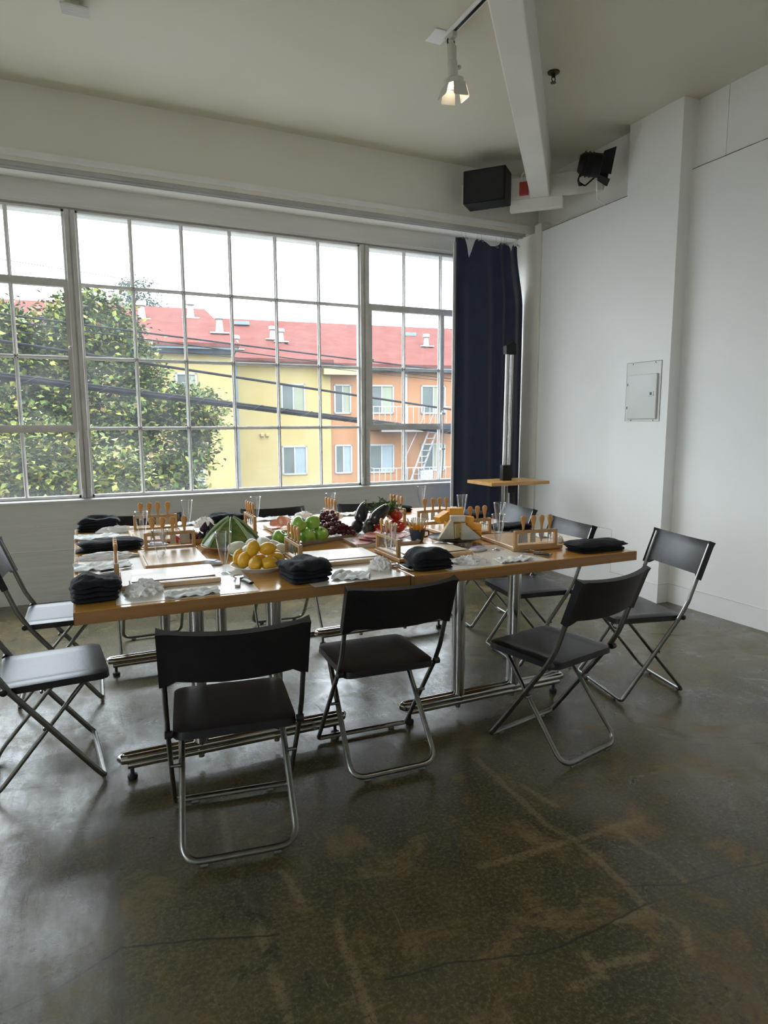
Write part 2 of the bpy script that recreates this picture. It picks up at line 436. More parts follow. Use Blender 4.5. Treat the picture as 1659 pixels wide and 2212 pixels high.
# raised board-form seams in the rough lower wall
for i, (x0, x1, z, rr) in enumerate([(-3.3, 0.6, 0.385, 0.006), (-0.42, -0.06, 0.565, 0.005), (-1.2, 3.6, 0.20, 0.004), (0.7, 2.9, 0.55, 0.004)]):
    pts = [(x0 + (x1 - x0) * k / 40, YW + 0.001, z + 0.005 * noise.noise((k * 0.4, i * 7.3, 0))) for k in range(41)]
    struct(MB().tube(pts, [rr * (0.7 + 0.5 * noise.noise((k * .5, i, 3))) for k in range(41)], 8).build('trim_seam_%d' % (i + 1), M_CONC, smooth=True))
struct(MB().box(XL, 3.87, 5.0, YW, 2.968, ZC).build('wall_header', M_WALL))
struct(MB().box(XL, 3.755, 4.985, 5.0, 2.996, 3.036).build('trim_valance', M_TRIM))
w = MB(); w.box(XL, 3.72, 5.005, 5.075, 2.945, 2.968); w.box(XL, 3.70, 5.018, 5.028, 2.932, 2.945); w.box(XL, 3.68, 5.052, 5.062, 2.932, 2.945)
struct(w.build('trim_curtain_track', mat('track_grey', (0.55, 0.55, 0.54), 0.4, metal=0.2, var=(0.46, 0.46, 0.45), scale=3)))
# sill and head of the window opening
w = MB(); w.prism([(YW - 0.018, 0.742), (YW - 0.018, 0.752), (YW + 0.03, 0.768), (YB, 0.768), (YB, 0.742)], XL, 3.75, Matrix(((0, 0, 1, 0), (1, 0, 0, 0), (0, 1, 0, 0), (0, 0, 0, 1))))
struct(w.build('trim_sill', M_TRIM))
w = MB(); w.prism([(YW - 0.006, 2.835), (YW + 0.05, 2.80), (YB, 2.80), (YB, 2.835)], XL, 3.75, Matrix(((0, 0, 1, 0), (1, 0, 0, 0), (0, 1, 0, 0), (0, 0, 0, 1))))
struct(w.build('trim_head', M_TRIM))
# right-hand wall: lower panel, recessed upper panels with a seam, pier, furred panel, corner post
w = MB(); w.box(3.865, XR, YF, 3.375, 0, 2.998); w.box(3.894, XR, 3.145, 3.375, 2.998, ZC); w.box(3.894, XR, YF, 3.141, 2.998, ZC); w.box(3.90, XR, 3.141, 3.145, 2.998, ZC)
struct(w.build('wall_right', M_WALLR))
struct(MB().box(3.759, XR, 3.375, 3.845, 0, ZC).build('wall_pier', M_WALLR))
struct(MB().box(3.7605, XR, 3.845, 4.818, 0, 2.953).build('wall_panel', M_WALLR))
struct(MB().box(3.85, XR, 3.845, YB, 2.953, ZC).build('wall_right_upper', M_WALL))
w = MB(); w.box(3.775, 3.9, 4.905, YW, 0, 2.968); struct(w.build('wall_corner', M_WALL))
struct(MB().rbox(3.742, 3.86, 4.818, 4.905, 0, 3.02, 0.004, 1).build('trim_corner_post', M_WALL))
struct(MB().box(3.859, 3.865, YF, 3.375, 0, 0.138).build('baseboard_right', M_TRIM))
w = MB(); w.box(3.753, 3.759, 3.369, 3.845, 0, 0.138); w.box(3.759, 3.859, 3.369, 3.375, 0, 0.138); struct(w.build('baseboard_pier', M_TRIM))
struct(MB().box(3.755, 3.7605, 3.845, 4.818, 0, 0.474).build('baseboard_panel', M_WALLR))

# tubes coloured as gap shade and dirt, plus grey lines, along the panel joints
M_SHADE_DIRT = mat('gap_shade_and_dirt', (0.10, 0.09, 0.07), 0.9, var=(0.22, 0.20, 0.17), scale=30)
M_JOINT = mat('joint_line', (0.42, 0.41, 0.39), 0.8, var=(0.52, 0.51, 0.49), scale=12)
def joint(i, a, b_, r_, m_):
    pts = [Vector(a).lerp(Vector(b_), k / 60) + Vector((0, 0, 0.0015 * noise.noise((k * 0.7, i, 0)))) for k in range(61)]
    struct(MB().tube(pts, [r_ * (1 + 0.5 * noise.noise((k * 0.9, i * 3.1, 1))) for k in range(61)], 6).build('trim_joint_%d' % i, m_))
joint(1, (3.8655, 3.372, 2.999), (3.8655, -2.5, 2.999), 0.0028, M_SHADE_DIRT)
joint(2, (3.7605, 4.815, 2.954), (3.7605, 3.848, 2.954), 0.0026, M_SHADE_DIRT)
joint(3, (3.759, 3.845, 2.956), (3.851, 3.845, 2.956), 0.002, M_SHADE_DIRT)
joint(4, (3.8595, 3.367, 0.1385), (3.8595, -2.5, 0.1385), 0.0016, M_JOINT)
joint(5, (3.7535, 3.845, 0.1385), (3.7535, 3.369, 0.1385), 0.0016, M_JOINT)
joint(6, (3.7565, 4.815, 0.4745), (3.7565, 3.85, 0.4745), 0.0020, M_JOINT)
joint(7, (3.76, 3.3685, 0.1385), (3.858, 3.3685, 0.1385), 0.0016, M_JOINT)

# diagonal ceiling beam resting on a plank across the corner
dv = Vector((1.72, 1.95, 0)).normalized(); nv = Vector((dv.y, -dv.x, 0))
bc = Vector((3.56, 4.60, 0)); Lb = 8.2
def frame_mat(o, ex, ey, ez): return Matrix(((ex.x, ey.x, ez.x, o.x), (ex.y, ey.y, ez.y, o.y), (ex.z, ey.z, ez.z, o.z), (0, 0, 0, 1)))
MBm = frame_mat(bc, dv, nv, Vector((0, 0, 1)))
w = MB(); w.rbox(-Lb, 0.04, -0.075, 0.075, 3.112, ZC + 0.01, 0.008, 2, MBm)
struct(w.build('trim_beam', M_BEAM))
de = Vector((1, -1, 0)).normalized(); dn = Vector((-1, -1, 0)).normalized()     # along the plank / toward the room
MPl = frame_mat(Vector((3.455, 4.60, 0)), de, dn, Vector((0, 0, 1)))
struct(MB().rbox(-0.566, 0.56, -0.02, 0.02, 3.110, 3.280, 0.004, 1, MPl).build('trim_corner_plank', M_BEAM))
struct(MB().rbox(-0.16, 0.26, -0.03, 0.022, 3.02, 3.110, 0.004, 1, MPl).build('trim_corner_cleat', M_BEAM))

# ------------------------------------------------------------------ steel windows, pane by pane
ROWS = [0.768, 1.273, 1.782, 2.298, 2.80]
def steel_window(name, x0, x1, bars, vent=None):
    root = bpy.data.objects.new(name, None); COL.objects.link(root); root['kind'] = 'structure'
    y0, y1 = YW + 0.012, YW + 0.05
    fr = MB()
    fr.box(x0 - 0.001, x0 + 0.016, y0, y1, ROWS[0], ROWS[-1]); fr.box(x1 - 0.016, x1 + 0.001, y0, y1, ROWS[0], ROWS[-1])
    fr.box(x0, x1, y0, y1, ROWS[0] - 0.001, ROWS[0] + 0.016); fr.box(x0, x1, y0, y1, ROWS[-1] - 0.014, ROWS[-1] + 0.001)
    fr.build('frame', M_STEELW, root)
    xs = [x0 + 0.008] + bars + [x1 - 0.008]
    for bx_ in bars:
        m_ = MB(); m_.box(bx_ - 0.005, bx_ + 0.005, y0 - 0.006, y1, ROWS[0], ROWS[-1]); m_.box(bx_ - 0.0135, bx_ + 0.0135, y0 + 0.012, y0 + 0.02, ROWS[0], ROWS[-1])
        m_.build('glazing_bar', M_STEELW, root)
    for z in ROWS[1:-1]:
        thick = vent and abs(z - ROWS[1]) < 0.01 or vent and abs(z - ROWS[3]) < 0.01
        m_ = MB()
        if thick:
            m_.box(x0, x1, y0 - 0.014, y1, z - 0.026, z + 0.012); m_.box(x0, x1, y0 - 0.004, y1, z + 0.012, z + 0.028)
        else:
            m_.box(x0, x1, y0 - 0.006, y1, z - 0.005, z + 0.005); m_.box(x0, x1, y0 + 0.012, y0 + 0.02, z - 0.0135, z + 0.0135)
        m_.build('glazing_bar', M_STEEL if thick else M_STEELW, root)
    for a, c in zip(xs[:-1], xs[1:]):
        for z0, z1 in zip(ROWS[:-1], ROWS[1:]):
            MB().box(a, c, y0 + 0.0205, y0 + 0.0245, z0 + 0.004, z1 - 0.004).build('pane', M_PANE, root)
    if vent:
        vx0, vx1 = vent
        for xx in (vx0, vx1): MB().box(xx - 0.016, xx + 0.016, y0 - 0.012, y1, ROWS[1], ROWS[3]).build('vent_stile', M_STEEL, root)
    return root
PW = 0.3628
steel_window('window_1', -1.79, 0.0, [-0.36 - PW * k for k in range(4)][::-1], vent=(-1.06, -0.012))
steel_window('window_2', 0.072, 2.252, [0.4348 + PW * k for k in range(5)])
w3 = steel_window('window_3', 2.327, 3.75, [2.679, 3.046, 3.41], vent=(2.345, 3.062))
steel_window('window_4', -3.33, -1.865, [-2.97 + PW * k for k in range(3)])
def mullion(i, x0, x1):
    y0 = YW - 0.012
    m_ = MB(); xm = (x0 + x1) / 2
    m_.rbox(x0, xm - 0.004, y0, y0 + 0.06, 0.766, 2.80, 0.006, 2); m_.rbox(xm + 0.004, x1, y0, y0 + 0.06, 0.766, 2.80, 0.006, 2)
    m_.box(xm - 0.006, xm + 0.006, y0 + 0.012, y0 + 0.06, 0.766, 2.80)
    o = struct(m_.build('trim_mullion_%d' % i, M_STEEL))
    for xx in ((x0 + xm) / 2 - 0.002, (xm + x1) / 2 + 0.002):
        for z0, z1 in ((0.772, 0.835), (1.20, 1.262)):
            MB().rbox(xx - 0.011, xx + 0.011, y0 - 0.007, y0 + 0.004, z0, z1, 0.006, 2).build('bolt_cover', M_STEEL, o)
mullion(1, 0.0, 0.072); mullion(2, 2.252, 2.327); mullion(3, -1.865, -1.79)
# vent latch on the left mullion and long stay on the right window
m_ = MB(); m_.lathe([(0.0, 0), (0.011, 0.002), (0.012, 0.012), (0.006, 0.02), (0.0, 0.021)], 12, Matrix.Translation((-0.012, YW - 0.006, 1.85)) @ Matrix.Rotation(R(90), 4, 'X'))
m_.build('latch_knob', M_STEELW, bpy.data.objects['window_1'], smooth=True)
m_ = MB(); m_.lathe([(0.0, 0), (0.009, 0.002), (0.010, 0.012), (0.0, 0.016)], 12, Matrix.Translation((2.36, YW - 0.006, 1.85)) @ Matrix.Rotation(R(90), 4, 'X'))
m_.build('latch_knob', M_STEELW, w3, smooth=True)
m_ = MB(); m_.tube([(3.062, YW - 0.012, 1.42), (3.060, YW - 0.02, 1.30), (3.062, YW - 0.02, 1.02), (3.058, YW - 0.012, 0.80)], 0.008, 8); m_.box(3.045, 3.08, YW - 0.03, YW, 1.385, 1.40); m_.box(3.045, 3.08, YW - 0.03, YW, 1.06, 1.075)
m_.build('vent_stay', M_STEELW, w3, smooth=True)

# ------------------------------------------------------------------ tables
M_TOP = mat_wood('table_veneer', (0.66, 0.34, 0.075), (0.56, 0.265, 0.05), 0.16, scale=1.6, stretch=(1.2, 16, 16), coat=0.5, bump=0.012)
M_EDGE = mat_wood('table_edge', (0.33, 0.165, 0.058), (0.27, 0.13, 0.042), 0.45, scale=2.0, stretch=(1, 20, 20))
M_CHROME = mat('chrome', (0.55, 0.54, 0.52), 0.16, metal=1.0, var=(0.47, 0.46, 0.44), scale=6)
M_STEELTUBE = mat('steel_tube', (0.25, 0.25, 0.235), 0.3, metal=1.0, var=(0.20, 0.20, 0.185), scale=30)
M_RUBBER = mat('black_rubber', (0.012, 0.012, 0.012), 0.6, var=(0.02, 0.02, 0.02), scale=30)
TZ = 0.75
def table(label, x0, x1, y0, y1, bx0, bx1, fy, by):
    t = thing('dining_table', label, 'table', ((x0 + x1) / 2, (y0 + y1) / 2, 0), 0, 'two tables pushed together')
    cx, cy = (x0 + x1) / 2, (y0 + y1) / 2
    T = Matrix.Translation((-cx, -cy, 0))
    MB().rbox(x0 + .003, x1 - .003, y0 + .003, y1 - .003, 0.712, TZ, 0.002, 1, T).build('tabletop', M_TOP, t)
    e = MB()
    for q in ((x0, x1, y0, y0 + .0035), (x0, x1, y1 - .0035, y1), (x0, x0 + .0035, y0, y1), (x1 - .0035, x1, y0, y1)):
        e.rbox(q[0], q[1], q[2], q[3], 0.709, TZ - 0.001, 0.0012, 1, T)
    e.build('edge_band', M_EDGE, t)
    for yy in (fy, by):
        bm_ = (bx0 + bx1) / 2
        for xx in (bm_ - 0.15, bm_ + 0.15):
            MB().tube([(xx, yy, 0.07), (xx, yy, 0.705)], 0.030, 20, M=T).build('column', M_CHROME, t, smooth=True)
        f = MB()
        for dy in (-0.014, 0.014):
            f.tube([(bx0 + 0.02, yy + dy, 0.085), (bx1 - 0.02, yy + dy, 0.085)], 0.017, 12, M=T)
            f.tube([(bx0 + 0.02, yy + dy, 0.062), (bx1 - 0.02, yy + dy, 0.062)], 0.014, 12, M=T)
        for xx in (bx0, bx1):
            sgn = 1 if xx == bx0 else -1
            pts = [Vector((xx + sgn * 0.03, yy - 0.014, 0.085)), Vector((xx + sgn * 0.006, yy - 0.012, 0.085)), Vector((xx, yy, 0.085)), Vector((xx + sgn * 0.006, yy + 0.012, 0.085)), Vector((xx + sgn * 0.03, yy + 0.014, 0.085))]
            f.tube(pts, 0.017, 12, M=T)
        f.build('foot_bar', M_CHROME, t, smooth=True)
        for xx in (bx0 + 0.035, bx1 - 0.035):
            g = MB(); g.lathe([(0.016, 0.0), (0.018, 0.004), (0.018, 0.016), (0.007, 0.022), (0.007, 0.055)], 14, T @ Matrix.Translation((xx, yy, 0)))
            g.build('glide_foot', M_RUBBER, t, smooth=True)
        for xx in (bm_ - 0.15, bm_ + 0.15):
            g = MB(); g.lathe([(0.011, 0.03), (0.012, 0.034), (0.012, 0.05), (0.008, 0.05)], 10, T @ Matrix.Translation((xx, yy, 0)))
            g.build('bolt', M_CHROME, t, smooth=True)
        p = MB(); p.box(bx0 + 0.12, bx1 - 0.12, yy - 0.045, yy + 0.045, 0.700, 0.711, T); p.build('mounting_plate', M_BLACKMET, t)
    return t
table('light wood dining table on chrome pedestals, left one of the two', -0.045, 1.095, 2.122, 3.832, 0.075, 0.95, 2.47, 3.58)
table('light wood dining table on chrome pedestals, right one nearest the white wall', 1.097, 2.205, 2.102, 3.822, 1.215, 2.075, 2.43, 3.56)

# ------------------------------------------------------------------ folding chairs
M_PLAST = mat('black_plastic', (0.008, 0.008, 0.010), 0.32, spec=0.45, var=(0.013, 0.013, 0.016), scale=40, bump=0.05, bscale=180)
M_PAD = mat('grey_pad', (0.16, 0.16, 0.15), 0.6, var=(0.12, 0.12, 0.12), scale=30)
def make_chair():
    t = thing('folding_chair', 'chair', 'chair')
    # backrest/front frame: one bent tube from the back, through the seat hinge, to the front foot bar
    def pathA():
        s = 0.198
        half = [Vector((s, -0.119, 0.745)), Vector((s, -0.022, 0.475)), Vector((s, 0.020, 0.400)), Vector((s, 0.285, 0.040)), ]
        pts = half + [Vector((s - 0.004, 0.304, 0.019))]
        left = [Vector((-p.x, p.y, p.z)) for p in reversed(pts)]
        poly = pts[:-1] + [Vector((s, 0.304, 0.017)), Vector((-s, 0.304, 0.017))] + left[1:]
        return fillet(poly, [0, .12, .12, .02, .055, .055, .02, .12, .12, 0], 6)
    MB().tube(pathA(), 0.0078, 10, r2=0.0105).build('back_frame', M_STEELTUBE, t, smooth=True)
    def pathB():
        s = 0.172
        poly = [Vector((s - .012, 0.268, 0.393)), Vector((s, -0.051, 0.017)), Vector((-s, -0.051, 0.017)), Vector((-s + .012, 0.268, 0.393))]
        return fillet(poly, [0, .06, .06, 0], 8)
    MB().tube(pathB(), 0.0078, 10, r2=0.0105).build('leg_frame', M_STEELTUBE, t, smooth=True)
    # seat: shallow dished slab with a turned-down rim
    b = bmesh.new(); nx, ny = 14, 12
    W2, Y0, Y1 = 0.184, -0.008, 0.343
    def outline(u, v):
        x, y = (u * 2 - 1), v
        px, py = x * W2, Y0 + (Y1 - Y0) * y
        rc = 0.035     # rounded corners by squeezing toward the arc
        dx, dy = W2 - abs(px), min(py - Y0, Y1 - py)
        if dx < rc and dy < rc:
            ox, oy = rc - dx, rc - dy
            k = max(ox, oy) / max(1e-6, math.hypot(ox, oy))
            ox, oy = ox * k, oy * k
            px = math.copysign(W2 - rc + ox, px); py = (Y0 + rc - oy) if py - Y0 < Y1 - py else (Y1 - rc + oy)
        return px, py
    top = []
    for j in range(ny + 1):
        row = []
        for i in range(nx + 1):
            u, v = i / nx, j / ny
            px, py = outline(u, v)
            e = max(abs(u * 2 - 1), abs(v * 2 - 1))
            z = 0.414 - (0.004 if e < 0.85 else 0.0) - (0.006 if e > 0.99 else 0.0)
            row.append(b.verts.new((px, py, z)))
        top.append(row)
    for j in range(ny):
        for i in range(nx): b.faces.new((top[j][i], top[j][i + 1], top[j + 1][i + 1], top[j + 1][i]))
    ring = [top[0][i] for i in range(nx + 1)] + [top[j][nx] for j in range(1, ny + 1)] + [top[ny][i] for i in range(nx - 1, -1, -1)] + [top[j][0] for j in range(ny - 1, 0, -1)]
    low = [b.verts.new((p.co.x * 1.008, p.co.y + (0.002 if p.co.y > 0.17 else -0.002), 0.384)) for p in ring]
    n_ = len(ring)
    for k in range(n_): b.faces.new((ring[(k + 1) % n_], ring[k], low[k], low[(k + 1) % n_]))
    b.faces.new(low)
    bmesh.ops.recalc_face_normals(b, faces=list(b.faces))
    MB().bm(b).build('seat', M_PLAST, t, smooth=True, angle=40)
    for s in (-1, 1):
        h = MB(); h.lathe([(0, 0), (0.011, 0), (0.012, 0.004), (0.012, 0.022), (0, 0.024)], 12, Matrix.Translation((s * 0.184, 0.003, 0.402)) @ Matrix.Rotation(s * R(90), 4, 'Y'))
        h.build('hinge', M_PLAST, t, smooth=True)
        c = MB(); c.lathe([(0, 0), (0.006, 0), (0.006, 0.03), (0, 0.03)], 8, Matrix.Translation((s * 0.169, 0.118, 0.242)) @ Matrix.Rotation(s * R(90), 4, 'Y'))
        c.build('pivot', M_STEELTUBE, t, smooth=True)
    # backrest: curved panel, thicker rolled ends that sleeve over the tube
    b = bmesh.new(); nx, nz = 18, 8
    rake = Vector((0, -0.123 - 0.0, 0.758 - 0.414)).normalized()
    fr_, bk_ = [], []
    for j in range(nz + 1):
        v = j / nz
        r1, r2 = [], []
        for i in range(nx + 1):
            u = i / nx * 2 - 1
            x = u * 0.211
            s0 = -0.165 - (0.022 if abs(u) > 0.90 else (0.0 if abs(u) < 0.84 else (abs(u) - 0.84) / 0.06 * 0.022))
            sl = s0 * (1 - v)
            c = Vector((x, -0.123, 0.758)) + rake * sl
            bow = -0.034 * (1 - u * u)
            th = 0.006 + 0.008 * max(0, (abs(u) - 0.88) / 0.12) + (0.004 if v > 0.9 else 0)
            nrm = Vector((0, rake.z, -rake.y))
            r1.append(b.verts.new(c + nrm * (bow + th))); r2.append(b.verts.new(c + nrm * (bow - th)))
        fr_.append(r1); bk_.append(r2)
    for j in range(nz):
        for i in range(nx):
            b.faces.new((fr_[j][i], fr_[j + 1][i], fr_[j + 1][i + 1], fr_[j][i + 1])); b.faces.new((bk_[j][i], bk_[j][i + 1], bk_[j + 1][i + 1], bk_[j + 1][i]))
    for i in range(nx):
        b.faces.new((fr_[0][i], fr_[0][i + 1], bk_[0][i + 1], bk_[0][i])); b.faces.new((fr_[nz][i + 1], fr_[nz][i], bk_[nz][i], bk_[nz][i + 1]))
    for j in range(nz):
        b.faces.new((fr_[j + 1][0], fr_[j][0], bk_[j][0], bk_[j + 1][0])); b.faces.new((fr_[j][nx], fr_[j + 1][nx], bk_[j + 1][nx], bk_[j][nx]))
    bmesh.ops.recalc_face_normals(b, faces=list(b.faces))
    MB().bm(b).build('backrest', M_PLAST, t, smooth=True, angle=45)
    for xx, yy in ((0.13, 0.304), (-0.13, 0.304), (0.11, -0.051), (-0.11, -0.051)):
        MB().rbox(xx - 0.013, xx + 0.013, yy - 0.008, yy + 0.008, 0.0, 0.012, 0.003, 1).build('foot_pad', M_PAD, t)
    return t
CH = [
 (0.383, 1.894, -8.2, 'black folding chair seen from behind, nearest the camera at front left of the table'),
 (1.011, 2.128, -3.0, 'black folding chair tucked in at the middle of the table front'),
 (1.751, 1.912, 11.7, 'black folding chair angled at the right of the table front, seen from behind'),
 (2.576, 2.308, 77.4, 'black folding chair nearest the camera at the right end, in front of the white baseboard'),
 (2.403, 2.904, 82.0, 'black folding chair at the middle of the table right end, behind the folded black apron'),
 (2.538, 3.587, 82.0, 'black folding chair at the far right end of the table beside the wheeled stand'),
 (-0.30, 2.680, -86.0, 'black folding chair cropped by the left picture edge, nearer of two at the left end'),
 (-0.268, 3.465, -91.0, 'black folding chair at the left end of the table, farther of the two'),
 (0.347, 4.10, 180.0, 'black folding chair behind the table, leftmost of those under the window'),
 (1.132, 4.069, 178.0, 'black folding chair behind the table under the window, behind the apples'),
 (1.80, 4.05, 180.0, 'black folding chair behind the table under the window, behind the herbs'),
]
ch0 = make_chair()
for i, (x, y, a, lab) in enumerate(CH):
    o = ch0 if i == 0 else dup(ch0)
    o.location = (x, y, 0); o.rotation_euler = (0, 0, R(a)); o['label'] = lab; o['group'] = 'folding chairs around the table'

# ------------------------------------------------------------------ table ware: prototypes
M_BAMB = mat_wood('bamboo', (0.70, 0.49, 0.29), (0.62, 0.41, 0.22), 0.28, scale=4, stretch=(2, 26, 26), bump=0.03)
M_BAMBE = mat_wood('bamboo_dark', (0.52, 0.31, 0.14), (0.43, 0.24, 0.10), 0.42, scale=5, stretch=(20, 2, 6))
M_SLOT = mat('groove_brown', (0.13, 0.055, 0.03), 0.7, var=(0.17, 0.07, 0.04), scale=30)
M_HAND = mat_wood('knife_handle_wood', (0.62, 0.32, 0.10), (0.50, 0.23, 0.06), 0.38, scale=14, stretch=(6, 6, 1))
M_BLADE = mat('blade_steel', (0.55, 0.53, 0.49), 0.25, metal=1.0, var=(0.45, 0.43, 0.40), scale=40)
M_PAPER = mat('mat_paper', (0.82, 0.76, 0.67), 0.22, var=(0.76, 0.69, 0.60), scale=5, bump=0.03, bscale=30)
M_PARCH = mat('parchment', (0.78, 0.66, 0.52), 0.28, var=(0.74, 0.61, 0.46), scale=6, bump=0.05, bscale=25)
M_APRON = mat('black_cotton', (0.007, 0.0075, 0.010), 0.8, spec=0.25, var=(0.012, 0.0125, 0.016), scale=25, bump=0.35, bscale=18, bstretch=(1, 2.5, 1))
M_NAPK = mat('white_cotton', (0.86, 0.87, 0.85), 0.8, var=(0.78, 0.79, 0.77), scale=20, bump=0.4, bscale=30)
M_NET = mat('crumpled_tissue', (0.93, 0.91, 0.89), 0.7, var=(0.86, 0.83, 0.81), scale=40, bump=0.5, bscale=60)
M_FLUTE = mat_clear('clear_plastic', tint=(0.97, 0.975, 0.98), gloss=1.5, ior=1.42)
M_WHITEP = mat('white_porcelain', (0.80, 0.80, 0.79), 0.22, var=(0.76, 0.75, 0.74), scale=4)
M_TERRA = mat('terracotta_glaze', (0.55, 0.32, 0.22), 0.3, var=(0.48, 0.27, 0.18), scale=12)
M_TEAL = mat('teal_glaze', (0.35, 0.62, 0.60), 0.25, var=(0.30, 0.55, 0.53), scale=12)
M_BLACKP = mat('black_glaze', (0.012, 0.012, 0.013), 0.18, var=(0.02, 0.02, 0.02), scale=12)
M_BLUE = mat('blue_glaze', (0.035, 0.055, 0.10), 0.25, var=(0.05, 0.075, 0.13), scale=20)

def make_board():
    t = thing('cheese_board', 'board', 'cheese board')
    MB().rbox(-0.155, 0.175, -0.12, 0.12, 0.0, 0.017, 0.0025, 1).build('board', M_BAMB, t)
    MB().rbox(-0.178, -0.156, -0.12, 0.13, 0.0, 0.015, 0.002, 1).build('rack_base', M_BAMBE, t)
    for k, xx in enumerate((-0.128, -0.106)):
        MB().box(xx - 0.0022, xx + 0.0022, -0.11, -0.045, 0.0165, 0.0174).build('groove', M_SLOT, t)
    MB().box(-0.04, 0.165, -0.1105, -0.108, 0.0165, 0.0173).build('groove', M_SLOT, t)
    rk = MB()
    for yy in (-0.093, 0.109): rk.rbox(-0.175, -0.159, yy, yy + 0.014, 0.014, 0.09, 0.0015, 1)
    rk.rbox(-0.175, -0.159, -0.08, 0.11, 0.014, 0.026, 0.0015, 1)
    for xx in (-0.175, -0.1632): rk.rbox(xx, xx + 0.0042, -0.081, 0.111, 0.076, 0.09, 0.001, 1)
    rk.build('knife_rack', M_BAMBE, t)
    return t

def make_knife(kind):
    t = thing('cheese_knife', 'knife', 'cheese knife')
    prof = [(0.0, 0.0), (0.0058, 0.001), (0.0062, 0.010), (0.0085, 0.024), (0.0128, 0.040), (0.0138, 0.049), (0.0118, 0.056), (0.0068, 0.0605), (0.0, 0.0615)]
    MB().lathe(prof, 14, Matrix.Diagonal((0.52, 1, 1, 1))).build('handle', M_HAND, t, smooth=True, angle=60)
    MB().lathe([(0, -0.004), (0.0055, -0.004), (0.006, 0.002), (0, 0.0025)], 10, Matrix.Diagonal((0.5, 1, 1, 1))).build('ferrule', M_BLADE, t, smooth=True)
    k = 0.001
    b = MB(); RX = Matrix(((0, 0, 1, 0), (1, 0, 0, 0), (0, 1, 0, 0), (0, 0, 0, 1)))
    if kind == 'cleaver': b.prism([(-0.004, -0.002), (-0.004, -0.012), (-0.021, -0.017), (-0.023, -0.060), (0.023, -0.060), (0.021, -0.017), (0.004, -0.012), (0.004, -0.002)], -k, k, RX)
    elif kind == 'chisel': b.prism([(-0.004, -0.002), (-0.004, -0.010), (-0.012, -0.016), (-0.013, -0.060), (0.013, -0.060), (0.012, -0.016), (0.004, -0.010), (0.004, -0.002)], -k, k, RX)
    elif kind == 'pointed': b.prism([(-0.004, -0.002), (-0.004, -0.008), (-0.014, -0.016), (-0.012, -0.030), (0.0, -0.062), (0.012, -0.030), (0.014, -0.016), (0.004, -0.008), (0.004, -0.002)], -k, k, RX)
    else: b.prism([(-0.004, -0.002), (-0.004, -0.012), (-0.0095, -0.022), (-0.008, -0.062), (-0.004, -0.028), (0.004, -0.028), (0.008, -0.062), (0.0095, -0.022), (0.004, -0.012), (0.004, -0.002)], -k, k, RX)
    b.build('blade', M_BLADE, t)
    return t

def make_flute():
    t = thing('champagne_flute', 'flute', 'glass')
    H = 0.158
    out = [(0.0, 0.0), (0.029, 0.0), (0.030, 0.0015), (0.020, 0.004), (0.007, 0.008), (0.005, 0.018), (0.0065, 0.028), (0.011, 0.045), (0.018, 0.075), (0.0235, 0.105), (0.0275, 0.135), (0.0300, H)]
    inn = [(0.0288, H), (0.0263, 0.135), (0.0223, 0.105), (0.0168, 0.075), (0.0098, 0.045), (0.004, 0.033), (0.0, 0.032)]
    MB().lathe(out + inn, 24).build('bowl_and_stem', M_FLUTE, t, smooth=True, angle=50)
    MB().tube([(0.0294 * math.cos(a), 0.0294 * math.sin(a), H) for a in [2 * math.pi * k / 32 for k in range(32)]], 0.0011, 6, closed=True).build('rim', mat_clear('clear_rim', tint=(0.9, 0.9, 0.92), gloss=4.0), t, smooth=True)
    return t

